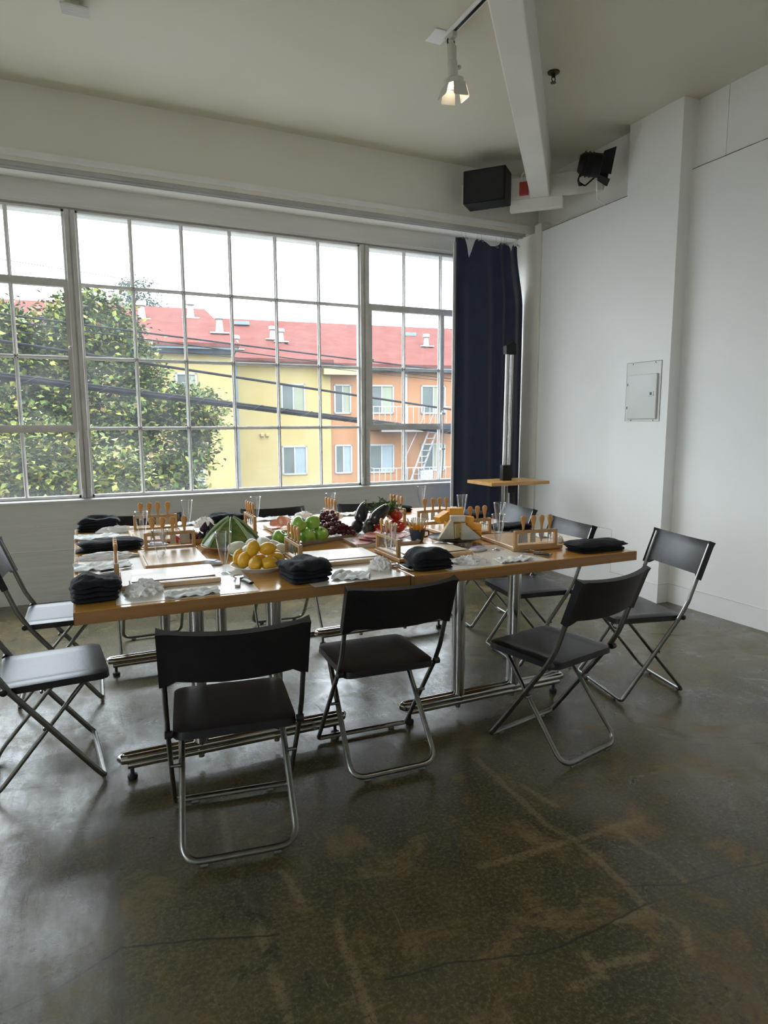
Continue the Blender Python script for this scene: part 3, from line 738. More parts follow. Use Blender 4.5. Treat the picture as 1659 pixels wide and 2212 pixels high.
def folded_cloth(name, label, loc, rz, w, d, h, seed, group, material=None, layers=4):
    """a garment folded several times: stacked wavy slabs with creased upper flap"""
    rg_ = random.Random(seed * 13 + 1); m_ = MB(); nx, ny = 16, 12
    for L_ in range(layers):
        jx, jy = rg_.uniform(-0.05, 0.05) * w, rg_.uniform(-0.05, 0.05) * d
        sx, sy = 1 - rg_.uniform(0, 0.10), 1 - rg_.uniform(0, 0.12)
        if L_ == layers - 1: sx, sy, jx, jy = 1.02, 1.0, 0, 0
        aa = R(rg_.uniform(-4, 4)); ca, sa = math.cos(aa), math.sin(aa)
        off = Vector((seed * 5.3 + L_ * 2.1, seed * 2.7, L_)); V = []
        t0, t1 = h * L_ / layers, h * (L_ + 1) / layers
        for lay in (0, 1):
            for j in range(ny + 1):
                for i in range(nx + 1):
                    u, v = i / nx * 2 - 1, j / ny * 2 - 1
                    # rounded outline with a wavy hem
                    q = (abs(u) ** 6 + abs(v) ** 6) ** (1 / 6); mm = max(abs(u), abs(v))
                    k = (mm / q if q > 0 else 1) * (1 + 0.055 * noise.noise(Vector((u * 1.7, v * 1.7, 3)) + off) * mm)
                    x, y = u * k * w / 2 * sx, v * k * d / 2 * sy
                    x, y = x * ca - y * sa + jx, x * sa + y * ca + jy
                    sag = 0.75 + 0.25 * (1 - max(abs(u), abs(v)) ** 3) + 0.16 * noise.noise(Vector((u * 1.3, v * 1.3, 0)) + Vector((seed, 0, 0)))
                    r1 = noise.noise(Vector((u * 1.5 + v * 2.4, v * 0.7 - u * 0.5, 7)) + off)
                    crease = max(0.0, 1 - abs(r1) * 6)
                    edge = max(0.0, (max(abs(u), abs(v)) - 0.82) / 0.18)
                    half = (t1 - t0) * 0.5 * math.sqrt(max(0.02, 1 - edge * edge))
                    zc = (t0 + t1) / 2
                    z = (zc + (half if lay else -half)) * sag + (0.05 * h * r1 - 0.07 * h * crease if L_ == layers - 1 and lay else 0)
                    V.append((x, y, max(0.0005, z)))
        n = (nx + 1) * (ny + 1); F = []
        for j in range(ny):
            for i in range(nx):
                a0 = j * (nx + 1) + i; q4 = (a0, a0 + 1, a0 + nx + 2, a0 + nx + 1)
                F.append(tuple(k + n for k in q4)); F.append(tuple(reversed(q4)))
        edge_ = [i for i in range(nx + 1)] + [(j + 1) * (nx + 1) - 1 for j in range(1, ny + 1)] + [ny * (nx + 1) + i for i in range(nx - 1, -1, -1)] + [j * (nx + 1) for j in range(ny - 1, 0, -1)]
        for p0, p1 in zip(edge_, edge_[1:] + edge_[:1]): F.append((p0, p1, p1 + n, p0 + n))
        m_.add(V, F)
    o = m_.build(name, material or M_APRON, None, smooth=True, loc=loc, rot=(0, 0, R(rz)), angle=75)
    return tag(o, label, 'apron' if name == 'folded_apron' else 'cloth', group)

def napkin(label, loc, rz, w, d, seed, lift=0.012, h0=0.004):
    nx, ny = 22, 14; off = Vector((seed * 3.3, seed * 1.7, 0))
    T, B_ = [], []
    for j in range(ny + 1):
        for i in range(nx + 1):
            u, v = i / nx * 2 - 1, j / ny * 2 - 1
            ed = 1 + 0.06 * noise.noise(Vector((u * 2, v * 2, 5)) + off)
            x, y = u * w / 2 * ed, v * d / 2 * ed
            n1 = noise.noise(Vector((u * 3.2, v * 1.6, 0)) + off); n2 = noise.noise(Vector((u * 7, v * 4, 1)) + off)
            z = h0 + lift * max(-0.25, n1 + 0.45 * n2 + 0.15)
            T.append((x, y, max(0.0035, z + 0.003))); B_.append((x, y, max(0.0005, z - 0.001)))
    n = (nx + 1) * (ny + 1); F = []
    for j in range(ny):
        for i in range(nx):
            a = j * (nx + 1) + i; q = (a, a + 1, a + nx + 2, a + nx + 1)
            F.append(q); F.append(tuple(k + n for k in reversed(q)))
    edge = [i for i in range(nx + 1)] + [(j + 1) * (nx + 1) - 1 for j in range(1, ny + 1)] + [ny * (nx + 1) + i for i in range(nx - 1, -1, -1)] + [j * (nx + 1) for j in range(ny - 1, 0, -1)]
    for a, c in zip(edge, edge[1:] + edge[:1]): F.append((c, a, a + n, c + n))
    o = MB().add(T + B_, F).build('folded_napkin', M_NAPK, None, smooth=True, loc=loc, rot=(0, 0, R(rz)), angle=60)
    return tag(o, label, 'napkin', 'white napkins on the place settings')

def crumple(label, loc, rz, rx, ry, rz_, seed):
    b = blob(rx, ry, rz_, seed, 0.36, 3.6, 4, flat=0.0, ridged=True)
    o = MB().bm(b).build('crumpled_hairnet', M_NET, None, smooth=True, loc=loc, rot=(0, 0, R(rz)), angle=50)
    return tag(o, label, 'hairnet', 'crumpled white hairnets on the table')

def spoon(label, loc, rz):
    t = thing('serving_spoon', label, 'spoon', loc, R(rz), 'spoons on the place settings')
    b = bmesh.new(); bmesh.ops.create_uvsphere(b, u_segments=16, v_segments=10, radius=1)
    for v in b.verts:
        c = v.co.copy(); v.co = Vector((c.x * 0.019, c.y * 0.028, 0.010 + (c.z * 0.009 if c.z < 0 else -c.z * 0.005)))
    MB().bm(b).build('bowl', M_CHROME, t, smooth=True)
    MB().tube([(0, -0.026, 0.010), (0, -0.045, 0.009), (0, -0.09, 0.004), (0, -0.125, 0.005)], [0.0026, 0.0028, 0.004, 0.0045], 8, r2=0.006).build('handle', M_CHROME, t, smooth=True)
    return t
def paring_knife(label, loc, rz):
    t = thing('paring_knife', label, 'knife', loc, R(rz), 'black handled knives on the place settings')
    MB().tube([(0, 0, 0.007), (0, -0.03, 0.008), (0, -0.062, 0.007)], [0.0048, 0.006, 0.0052], 10, r2=0.008).build('handle', M_PLAST, t, smooth=True)
    MB().prism([(-0.007, 0.0), (0.005, 0.0), (0.005, 0.045), (0.0, 0.068), (-0.007, 0.05)], 0.004, 0.0055).build('blade', M_BLADE, t)
    return t

# ------------------------------------------------------------------ place settings
PLACES = [  # (name for labels, board centre, board rotation, table z)
 ('front-left', 0.262, 2.437, -2), ('front-middle', 0.930, 2.500, -1), ('front-right', 1.325, 2.442, 0),
 ('near left-end', 0.325, 2.80, -90), ('far left-end', 0.325, 3.385, -90),
 ('near right-end', 1.845, 2.475, 84), ('middle right-end', 1.745, 2.865, 90), ('far right-end', 1.755, 3.255, 90),
 ('back-left', 0.622, 3.375, 180), ('back-middle', 1.055, 3.335, 180), ('back-right', 1.442, 3.315, 180)]
KN = [('cleaver', 0.078, 'wide-bladed'), ('chisel', 0.028, 'flat narrow-bladed'), ('pointed', -0.014, 'pointed spade-bladed'), ('fork', -0.056, 'two-pronged')]
board0, kn0 = make_board(), {k[0]: make_knife(k[0]) for k in KN}
fl0 = make_flute()
for i, (nm, x, y, a) in enumerate(PLACES):
    z = TZ + 0.0022
    o = board0 if i == 0 else dup(board0)
    o.location = (x, y, z); o.rotation_euler = (0, 0, R(a)); o['label'] = 'bamboo cheese board with upright knife rack at the %s place' % nm; o['group'] = 'bamboo cheese boards'
    for kind, yy, desc in KN:
        k = kn0[kind] if i == 0 else dup(kn0[kind])
        p = Matrix.Rotation(R(a), 3, 'Z') @ Vector((-0.167, yy, 0))
        k.location = (x + p.x, y + p.y, z + 0.094); k.rotation_euler = (0, 0, R(a))
        k['label'] = '%s cheese knife with wooden handle in the rack of the %s board' % (desc, nm); k['group'] = 'cheese knives standing in racks'
MATS_XY = [('front-left', 0.310, 2.375, 0.45, 0.46, -2), ('front-middle', 0.885, 2.315, 0.36, 0.41, 2), ('front-right', 1.50, 2.305, 0.48, 0.38, -1),
           ('near left-end', 0.175, 2.812, 0.41, 0.36, 0), ('far left-end', 0.175, 3.455, 0.41, 0.39, 0),
           ('near right-end', 2.045, 2.605, 0.29, 0.40, 3), ('middle right-end', 2.035, 3.015, 0.31, 0.36, 0), ('far right-end', 2.03, 3.42, 0.31, 0.38, 0),
           ('back-left', 0.62, 3.61, 0.42, 0.42, 0), ('back-middle', 1.06, 3.60, 0.40, 0.42, 0), ('back-right', 1.50, 3.60, 0.40, 0.42, 0)]
for nm, x, y, w_, d_, a in MATS_XY:
    o = MB().box(-w_ / 2, w_ / 2, -d_ / 2, d_ / 2, 0.0002, 0.0016).build('paper_placemat', M_PAPER, None, loc=(x, y, TZ), rot=(0, 0, R(a)))
    tag(o, 'pale paper placemat under the %s cheese board' % nm, 'placemat', 'paper placemats')
for nm, x, y, a, sd in (('front-left', 0.285, 2.452, -3, 1), ('front-middle', 0.952, 2.512, -3, 2), ('front-right', 1.345, 2.452, 1, 3)):
    nx, ny = 14, 8; V, F = [], []
    for lay in (0, 1):
        for j in range(ny + 1):
            for i in range(nx + 1):
                u, v = i / nx * 2 - 1, j / ny * 2 - 1
                zz = 0.0012 + 0.0012 * (1 + noise.noise((u * 1.5, v * 1.5, sd))) + 0.010 * max(0, u - 0.82) * max(0, 0.4 - v)
                V.append((u * 0.142, v * 0.098, zz + (0.0005 if lay else 0)))
    n = (nx + 1) * (ny + 1)
    for j in range(ny):
        for i in range(nx):
            a0 = j * (nx + 1) + i; q = (a0, a0 + 1, a0 + nx + 2, a0 + nx + 1)
            F.append(tuple(k + n for k in q)); F.append(tuple(reversed(q)))
    o = MB().add(V, F).build('parchment_sheet', M_PARCH, None, smooth=True, loc=(x, y, TZ + 0.0190), rot=(0, 0, R(a)))
    tag(o, 'cream parchment sheet lying on the %s cheese board' % nm, 'paper', 'parchment sheets on the boards')

FL = [(0.470, 2.440, 'beside the front-left board and the lemons'), (0.262, 2.598, 'in front of the near left-end board'), (0.243, 3.178, 'in front of the far left-end board'),
      (0.500, 3.545, 'behind the back-left board'), (0.866, 3.545, 'between the back-left and back-middle boards'), (1.300, 3.530, 'behind the grapes at the back-middle place'),
      (1.108, 2.330, 'beside the crumpled hairnet of the front-middle place'), (1.965, 3.665, 'at the far back right corner of the table'), (1.93, 3.12, 'behind the cheese at the far right-end place'),
      (1.665, 2.385, 'beside the near right-end board and purple packet'), (1.915, 2.735, 'behind the near right-end board')]
for i, (x, y, lab) in enumerate(FL):
    o = fl0 if i == 0 else dup(fl0)
    o.location = (x, y, TZ + 0.0018); o['label'] = 'clear plastic champagne flute ' + lab; o['group'] = 'champagne flutes on the table'

AG = 'folded black aprons on the table'
for args in [
 ('plump folded black apron on the front left corner of the table', (0.025, 2.262, TZ), 4, 0.150, 0.135, 0.082, 1),
 ('folded black apron in front of the lemon plate', (0.715, 2.235, TZ), 6, 0.165, 0.185, 0.082, 2),
 ('folded black apron at the table front beside the front-right board', (1.222, 2.215, TZ), -6, 0.165, 0.160, 0.075, 3),
 ('flat folded black apron on the front right corner of the table', (2.052, 2.195, TZ), -3, 0.265, 0.150, 0.048, 4),
 ('low folded black apron on the left end, between the two left-end boards', (0.105, 3.145, TZ), 2, 0.27, 0.12, 0.050, 5),
 ('folded black apron on the far left corner of the table', (0.075, 3.745, TZ), -6, 0.205, 0.11, 0.075, 6),
 ('dark folded apron at the back-left place behind the melon', (0.745, 3.735, TZ), 0, 0.20, 0.11, 0.055, 7),
 ('dark folded apron at the back right corner of the table', (1.80, 3.735, TZ), -8, 0.23, 0.12, 0.040, 8),
 ('dark folded apron at the far right-end place', (2.10, 3.28, TZ), 85, 0.20, 0.14, 0.045, 9),
 ('dark folded apron at the middle right-end place behind the knife rack', (2.06, 2.83, TZ), 86, 0.12, 0.22, 0.035, 10)]:
    folded_cloth('folded_apron', *args[:3], *args[3:], AG)
for args in [('white napkin lying flat in front of the front-left board', (0.312, 2.185, TZ + .0018), -3, 0.175, 0.075, 1),
 ('white napkin lying diagonally in front of the front-middle board', (0.885, 2.190, TZ + .0018), -28, 0.135, 0.115, 2),
 ('white napkin in front of the near right-end knife rack', (1.585, 2.160, TZ + .0018), 2, 0.150, 0.075, 3),
 ('white napkin at the left edge beside the near left-end board', (0.058, 2.755, TZ + .0018), 2, 0.205, 0.115, 4),
 ('white napkin overhanging the left edge beside the far left-end board', (0.055, 3.485, TZ + .0018), 0, 0.205, 0.115, 5),
 ('white napkin at the right edge beside the near right-end board', (2.07, 2.605, TZ + .0018), 80, 0.16, 0.10, 6),
 ('white napkin at the right edge at the middle right-end place', (2.07, 3.06, TZ + .0018), 85, 0.16, 0.11, 7),
 ('white napkin at the back edge near the back-middle board', (1.00, 3.715, TZ + .0018), 0, 0.22, 0.10, 8),
 ('white napkin at the back edge near the back-left board', (0.52, 3.73, TZ + .0018), 0, 0.16, 0.09, 9),
 ('white napkin at the back edge near the back-right board', (1.46, 3.70, TZ + .0018), 0, 0.18, 0.10, 10)]:
    napkin(*args)
for args in [('crumpled white hairnet in front of the front-left board', (0.170, 2.265, TZ + .0018), 10, 0.052, 0.040, 0.042, 1),
 ('crumpled white hairnet beside the flute of the front-middle place', (1.030, 2.255, TZ + .0018), 0, 0.040, 0.036, 0.042, 2),
 ('crumpled white hairnet in front of the front-right board', (1.405, 2.205, TZ + .0018), -10, 0.062, 0.036, 0.026, 3),
 ('crumpled white hairnet on the near left-end placemat', (0.085, 2.945, TZ + .0018), -3, 0.105, 0.038, 0.022, 4),
 ('crumpled white hairnet by the apron at the far left corner', (0.175, 3.625, TZ + .0018), -8, 0.105, 0.034, 0.028, 5),
 ('crumpled white hairnet behind the figs at the back edge', (0.60, 3.645, TZ + .0018), 20, 0.05, 0.035, 0.040, 6),
 ('crumpled white hairnet behind the apples at the back edge', (1.19, 3.70, TZ + .0018), 0, 0.055, 0.035, 0.032, 7),
 ('crumpled white hairnet at the right edge by the flat black apron', (2.035, 2.44, TZ + .0018), 60, 0.04, 0.03, 0.028, 8),
 ('crumpled white hairnet at the right edge of the far right-end place', (2.10, 3.50, TZ + .0018), 0, 0.045, 0.04, 0.035, 9),
 ('crumpled white hairnet behind the eggplants at the back edge', (1.36, 3.63, TZ + .0018), 0, 0.045, 0.03, 0.03, 11)]:
    crumple(*args)
spoon('serving spoon on the front-left placemat, bowl towards the lemons', (0.499, 2.333, TZ + .0018), -14)
paring_knife('black handled knife beside the spoon at the front-left place', (0.512, 2.285, TZ + .0018), 8)
spoon('serving spoon beside the front-middle hairnet', (1.100, 2.292, TZ + .0018), 12)
paring_knife('black handled knife beside the spoon of the front-middle place', (1.118, 2.262, TZ + .0018), 14)
spoon('serving spoon in front of the near right-end knife rack', (1.745, 2.290, TZ + .0018), 22)
paring_knife('black handled knife beside the spoon in front of the near right-end rack', (1.735, 2.218, TZ + .0018), 40)
paring_knife('black handled knife pointing right on the near left-end placemat', (0.105, 2.668, TZ + .0018), -72)
paring_knife('black handled knife on the middle right-end placemat', (1.985, 2.735, TZ + .0018), 100)

# small foil packets of wipes
M_FOIL = mat('packet_foil', (0.62, 0.60, 0.62), 0.35, var=(0.52, 0.50, 0.53), scale=20, bump=0.3, bscale=40)
M_PURP = mat('packet_purple', (0.42, 0.27, 0.60), 0.35, var=(0.66, 0.58, 0.74), scale=30)
for lab, loc, a in [('white and purple packet in front of the cheese plate', (1.575, 2.405, TZ), 20), ('white packet beside the near left-end board', (0.452, 2.632, TZ), -38), ('white and purple packet between the two left-end boards', (0.30, 3.135, TZ), -20)]:
    t = thing('wipes_packet', lab, 'packet', loc, R(a), 'wipes packets')
    b = blob(0.052, 0.034, 0.011, 3, 0.05, 3, 3, flat=-0.007)
    for v in b.verts: v.co.z += 0.008; v.co.x *= 1.05 if abs(v.co.x) > 0.04 else 1
    MB().bm(b).build('wrapper', M_FOIL, t, smooth=True)
    MB().rbox(-0.03, 0.026, -0.016, 0.016, 0.0165, 0.0195, 0.0008, 1).build('sticker', M_PURP, t)

# ------------------------------------------------------------------ dishes and food
def plate(name, label, loc, r, h, m, rim=0.012, rz=0):
    prof = [(0, 0.0), (r * 0.58, 0.0), (r * 0.60, 0.003), (r * 0.97, h - 0.002), (r, h), (r * 0.985, h + 0.0015), (r * 0.62, 0.0075), (0, 0.0065)]
    return tag(MB().lathe(prof, 40).build(name, m, None, smooth=True, loc=loc, angle=50), label, 'plate')
def tray(name, label, loc, rz, L_, W_, h, m, cat='tray'):
    b = MB(); t_ = 0.004
    b.rbox(-L_ / 2 + .012, L_ / 2 - .012, -W_ / 2 + .012, W_ / 2 - .012, 0, 0.005, 0.001, 1)
    out = [(-L_ / 2, -W_ / 2), (L_ / 2, -W_ / 2), (L_ / 2, W_ / 2), (-L_ / 2, W_ / 2)]; inn = [(x * (1 - 0.05 * L_ / abs(L_)) , y * 0.92) for x, y in out]
    for (o1, o2), (i1, i2) in zip(zip(out, out[1:] + out[:1]), zip(inn, inn[1:] + inn[:1])):
        b.add([(i1[0], i1[1], 0.002), (i2[0], i2[1], 0.002), (o2[0], o2[1], h), (o1[0], o1[1], h), (i1[0] * .985, i1[1] * .985, 0.005), (i2[0] * .985, i2[1] * .985, 0.005), (o2[0] * .985, o2[1] * .985, h), (o1[0] * .985, o1[1] * .985, h)],
              [(0, 1, 2, 3), (7, 6, 5, 4), (3, 2, 6, 7), (1, 0, 4, 5)])
    return tag(b.build(name, m, None, loc=loc, rot=(0, 0, R(rz))), label, cat)

plate('dinner_plate', 'white plate heaped with lemons', (0.615, 2.462, TZ), 0.118, 0.024, M_WHITEP)
plate('serving_plate', 'teal plate of pale cheese rounds behind the lemons', (0.665, 2.705, TZ), 0.118, 0.020, M_TEAL)
plate('serving_plate', 'terracotta plate under the green melon wedges', (0.605, 2.945, TZ), 0.138, 0.022, M_TERRA)
tray('fruit_tray', 'long grey rectangular tray holding green apples and grapes', (0.985, 2.995, TZ), 20, 0.43, 0.25, 0.022, mat('stoneware_grey', (0.42, 0.37, 0.34), 0.3, var=(0.35, 0.30, 0.27), scale=10))
tray('meat_tray', 'white square tray of sliced cured meats', (1.275, 2.775, TZ), -2, 0.32, 0.20, 0.016, M_WHITEP)
tray('vegetable_tray', 'white tray of eggplants, herbs and tomatoes behind the meats', (1.375, 3.015, TZ), 3, 0.30, 0.22, 0.016, M_WHITEP)
tray('wooden_tray', 'small wooden tray of figs and strawberries', (0.515, 3.185, TZ), 3, 0.24, 0.14, 0.024, M_BAMBE)
t = thing('cheese_stand', 'black round plate on short feet carrying the cheeses', 'plate', (1.565, 2.590, TZ))
MB().lathe([(0, 0.022), (0.09, 0.022), (0.125, 0.034), (0.127, 0.036), (0.09, 0.028), (0, 0.027)], 40).build('plate', M_BLACKP, t, smooth=True)
for k in range(3):
    a = 2.1 * k + 0.4
    MB().lathe([(0.016, 0), (0.018, 0.002), (0.014, 0.010), (0.014, 0.023)], 12, Matrix.Translation((0.08 * math.cos(a), 0.08 * math.sin(a), 0))).build('foot', M_FLUTE, t, smooth=True)

# green apples
M_APPLE = mat('green_apple_skin', (0.22, 0.42, 0.045), 0.25, var=(0.32, 0.52, 0.09), scale=14, coat=0.2)
M_STEM = mat('fruit_stem', (0.16, 0.08, 0.03), 0.7, var=(0.10, 0.05, 0.02), scale=40)
t = thing('green_apple', '', 'apple')
prof = [(0.0, -0.024), (0.008, -0.0275), (0.018, -0.030), (0.028, -0.024), (0.0355, -0.008), (0.0372, 0.006), (0.034, 0.020), (0.025, 0.029), (0.014, 0.031), (0.006, 0.027), (0.0, 0.021)]
MB().lathe(prof, 24).build('flesh', M_APPLE, t, smooth=True, angle=70)
MB().tube([(0, 0, 0.020), (0.002, 0, 0.030), (0.005, 0.001, 0.039)], 0.0016, 6).build('stem', M_STEM, t, smooth=True)
zb = TZ + 0.006
APP = [(0.818, 2.905, 0.030, 20, 30, 'leftmost on the long tray'), (0.862, 2.838, 0.030, -60, 10, 'front left of the pile behind the knife rack'), (0.945, 2.880, 0.030, 35, 55, 'with its stem side facing the camera in the front row'),
       (1.018, 2.905, 0.030, -15, 20, 'rightmost, touching the grapes'), (0.900, 2.945, 0.030, 5, 12, 'in the back row of the pile'), (0.905, 2.888, 0.090, 30, 40, 'on top of the pile, left of two'), (0.982, 2.915, 0.088, -10, 15, 'on top of the pile, right of two')]
for i, (x, y, z, rx, ry, lab) in enumerate(APP):
    o = t if i == 0 else dup(t)
    o.location = (x, y, zb + z + 0.001); o.rotation_euler = (R(rx), R(ry), i * 1.3); o['label'] = 'green apple ' + lab; o['group'] = 'green apples on the long tray'

# lemons
M_LEMON = mat('lemon_peel', (0.72, 0.37, 0.014), 0.38, var=(0.80, 0.47, 0.03), scale=18, bump=0.15, bscale=220)
t = thing('lemon', '', 'lemon')
prof = [(0.0, -0.0375), (0.004, -0.0365), (0.007, -0.033), (0.015, -0.0275), (0.023, -0.016), (0.0262, 0.0), (0.0235, 0.015), (0.016, 0.0265), (0.008, 0.032), (0.005, 0.036), (0.0, 0.0375)]
MB().lathe(prof, 22).build('peel', M_LEMON, t, smooth=True, angle=70)
MB().lathe([(0, -0.0385), (0.003, -0.0385), (0.0035, -0.036), (0, -0.0355)], 8).build('stem_scar', M_STEM, t, smooth=True)
lz = TZ + 0.0075 + 0.0265
LEM = [(0.553, 2.470, 0.006, 20, 60, 'at the left of the front row'), (0.582, 2.412, 0, 88, 8, 'in the front row showing its dark stem scar'), (0.632, 2.398, 0, 90, 75, 'in the front row, right of the scarred one'), (0.677, 2.440, 0.005, 60, -40, 'at the right of the front row'),
       (0.545, 2.520, 0.008, 10, 70, 'at the back left of the pile'), (0.682, 2.500, 0.006, 85, 30, 'at the back right of the pile'), (0.608, 2.525, 0.002, 90, 50, 'in the back row centre'), (0.612, 2.465, 0.001, 90, 10, 'hidden in the centre of the pile'),
       (0.640, 2.452, 0.047, 80, 60, 'in the upper layer, right'), (0.585, 2.462, 0.050, 25, 30, 'standing on top of the pile')]
for i, (x, y, z, rx, rz_, lab) in enumerate(LEM):
    o = t if i == 0 else dup(t)
    o.location = (x, y, lz + z); o.rotation_euler = (R(rx), 0, R(rz_)); o['label'] = 'yellow lemon ' + lab; o['group'] = 'lemons on the white plate'

# pale cheese rounds
M_MOZZ = mat('pale_cheese', (0.74, 0.72, 0.60), 0.45, var=(0.66, 0.66, 0.53), scale=8, subs=0.2)
WH = [(0.585, 2.745, .0, 'far left on the teal plate', 0.036), (0.655, 2.765, .0, 'at the back of the teal plate', 0.036), (0.700, 2.745, .012, 'standing tallest on the teal plate', 0.036), (0.735, 2.720, 0, 'right on the teal plate', 0.034), (0.752, 2.672, 0, 'at the right rim of the teal plate', 0.030), (0.615, 2.685, 0, 'in the front left of the teal plate', 0.030), (0.665, 2.690, 0, 'in the front centre of the teal plate', 0.030)]
for i, (x, y, z, lab, r_) in enumerate(WH):
    b = blob(r_ * 1.15, r_ * 0.82, r_ * 0.85, i + 1, 0.16, 1.3, 3)
    o = MB().bm(b).build('cheese_round', M_MOZZ, None, smooth=True, loc=(x, y, TZ + 0.0065 + r_ * 0.80 + z), rot=(0, 0, i * 0.9))
    tag(o, 'pale cream rounded cheese ' + lab, 'cheese', 'pale cheese rounds')

# melon wedges stacked into a pyramid, rind outwards
M_RIND = mat('melon_rind', (0.055, 0.13, 0.028), 0.4, var=(0.22, 0.24, 0.04), scale=38, detail=5, distort=1.0)
M_PALE = mat('melon_rind_edge', (0.42, 0.52, 0.30), 0.45, var=(0.34, 0.46, 0.24), scale=20)
for k in range(8):
    a = k * 45 + 8
    t = thing('melon_wedge', 'green melon wedge leaning on the pyramid, %s' % ['pointing right', 'pointing back right', 'pointing back', 'pointing back left', 'pointing left', 'pointing front left', 'pointing to the front', 'pointing front right'][k], 'melon', (0.605, 2.945, TZ + 0.022), R(a), 'melon wedges on the terracotta plate')
    # a wedge: curved rind face from base rim up to the apex, flesh behind
    n = 8; V = []; hw = 0.047
    for j in range(n + 1):
        s = j / n
        rr = 0.118 * (1 - s) + 0.010; zz = 0.105 * (s ** 0.92) + 0.012 * math.sin(math.pi * s) + (0.012 if k % 3 == 0 else 0) * s
        ww = hw * (1 - s) ** 0.85 + 0.004
        for q in (-1, -0.45, 0.45, 1):
            V.append((rr - 0.010 * abs(q) * (1 - s), ww * q, zz))
        V.append((rr - 0.030 * (1 - s) - 0.005, -ww * 0.82, zz - 0.006 - 0.012 * (1 - s))); V.append((rr - 0.030 * (1 - s) - 0.005, ww * 0.82, zz - 0.006 - 0.012 * (1 - s)))
    V = [(x_, y_, max(0.0, z_)) for x_, y_, z_ in V]
    F = []
    for j in range(n):
        a0, b0 = j * 6, (j + 1) * 6
        F += [(a0 + i_, a0 + i_ + 1, b0 + i_ + 1, b0 + i_) for i_ in range(3)]
        F += [(a0 + 4, a0, b0, b0 + 4), (a0 + 3, a0 + 5, b0 + 5, b0 + 3), (a0 + 5, a0 + 4, b0 + 4, b0 + 5)]
    F += [(0, 4, 5, 3), (0, 3, 2, 1), (n * 6, n * 6 + 1, n * 6 + 2, n * 6 + 3), (n * 6 + 3, n * 6 + 5, n * 6 + 4, n * 6)]
    MB().add(V, F).build('rind', M_RIND, t, smooth=True, angle=40)
    for q in (-1, 1):
        E = []
        for j in range(n + 1):
            s = j / n; c0 = V[j * 6 + (0 if q < 0 else 3)]
            E.append((c0[0] + 0.002, c0[1] * 1.01, c0[2] + 0.0035))
        MB().tube(E, 0.0058, 6, r2=0.003).build('cut_edge', M_PALE, t, smooth=True)

# figs and strawberries
M_FIG = mat('fig_skin', (0.016, 0.012, 0.018), 0.35, var=(0.05, 0.03, 0.05), scale=16)
M_STRAW = mat('strawberry_skin', (0.55, 0.02, 0.02), 0.3, var=(0.42, 0.015, 0.02), scale=60, bump=0.3, bscale=160)
M_LEAF = mat('calyx_green', (0.10, 0.20, 0.03), 0.5, var=(0.16, 0.26, 0.05), scale=30)
t = thing('fig', '', 'fig')
MB().lathe([(0, 0), (0.012, 0.001), (0.020, 0.010), (0.0215, 0.019), (0.017, 0.031), (0.009, 0.041), (0.005, 0.048), (0, 0.049)], 18).build('skin', M_FIG, t, smooth=True, angle=70)
MB().tube([(0, 0, 0.047), (0.002, 0, 0.053)], 0.0022, 6).build('stem', M_STEM, t)
fz = TZ + 0.0055
FG = [(0.435, 3.18, 0, 'at the left end'), (0.470, 3.215, 0, 'behind the strawberry'), (0.500, 3.155, 0, 'in the front row'), (0.538, 3.205, 0, 'in the centre'), (0.548, 3.150, 0, 'front right'), (0.588, 3.185, 0, 'at the right end'), (0.585, 3.230, 0, 'back right'), (0.520, 3.195, 0.036, 'standing on top'), (0.565, 3.188, 0.034, 'upper right')]
for i, (x, y, z, lab) in enumerate(FG):
    o = t if i == 0 else dup(t)
    o.location = (x, y, fz + z); o.rotation_euler = (R(12 * math.sin(i * 2.1)), R(14 * math.cos(i * 1.7)), i); o['label'] = 'dark purple fig %s of the wooden tray' % lab; o['group'] = 'figs on the wooden tray'
t = thing('strawberry', '', 'strawberry')
MB().lathe([(0, 0), (0.006, 0.003), (0.013, 0.015), (0.016, 0.026), (0.013, 0.033), (0, 0.035)], 16).build('fruit', M_STRAW, t, smooth=True, angle=70)
c = MB()
for k in range(7):
    a = k * 2 * math.pi / 7
    c.add([(0, 0, 0.036), (0.007 * math.cos(a - .35), 0.007 * math.sin(a - .35), 0.037), (0.018 * math.cos(a), 0.018 * math.sin(a), 0.042), (0.007 * math.cos(a + .35), 0.007 * math.sin(a + .35), 0.037)], [(0, 1, 2, 3)])
c.build('calyx', M_LEAF, t)
for i, (x, y, z, rx, lab) in enumerate([(0.470, 3.165, 0.014, 40, 'among the figs, front left'), (0.612, 3.215, 0.030, -30, 'on top of the figs, right'), (0.408, 3.145, 0.010, 60, 'at the left rim of the wooden tray')]):
    o = t if i == 0 else dup(t)
    o.location = (x, y, fz + z); o.rotation_euler = (R(rx), R(20), i * 2); o['label'] = 'red strawberry ' + lab; o['group'] = 'strawberries among the figs'

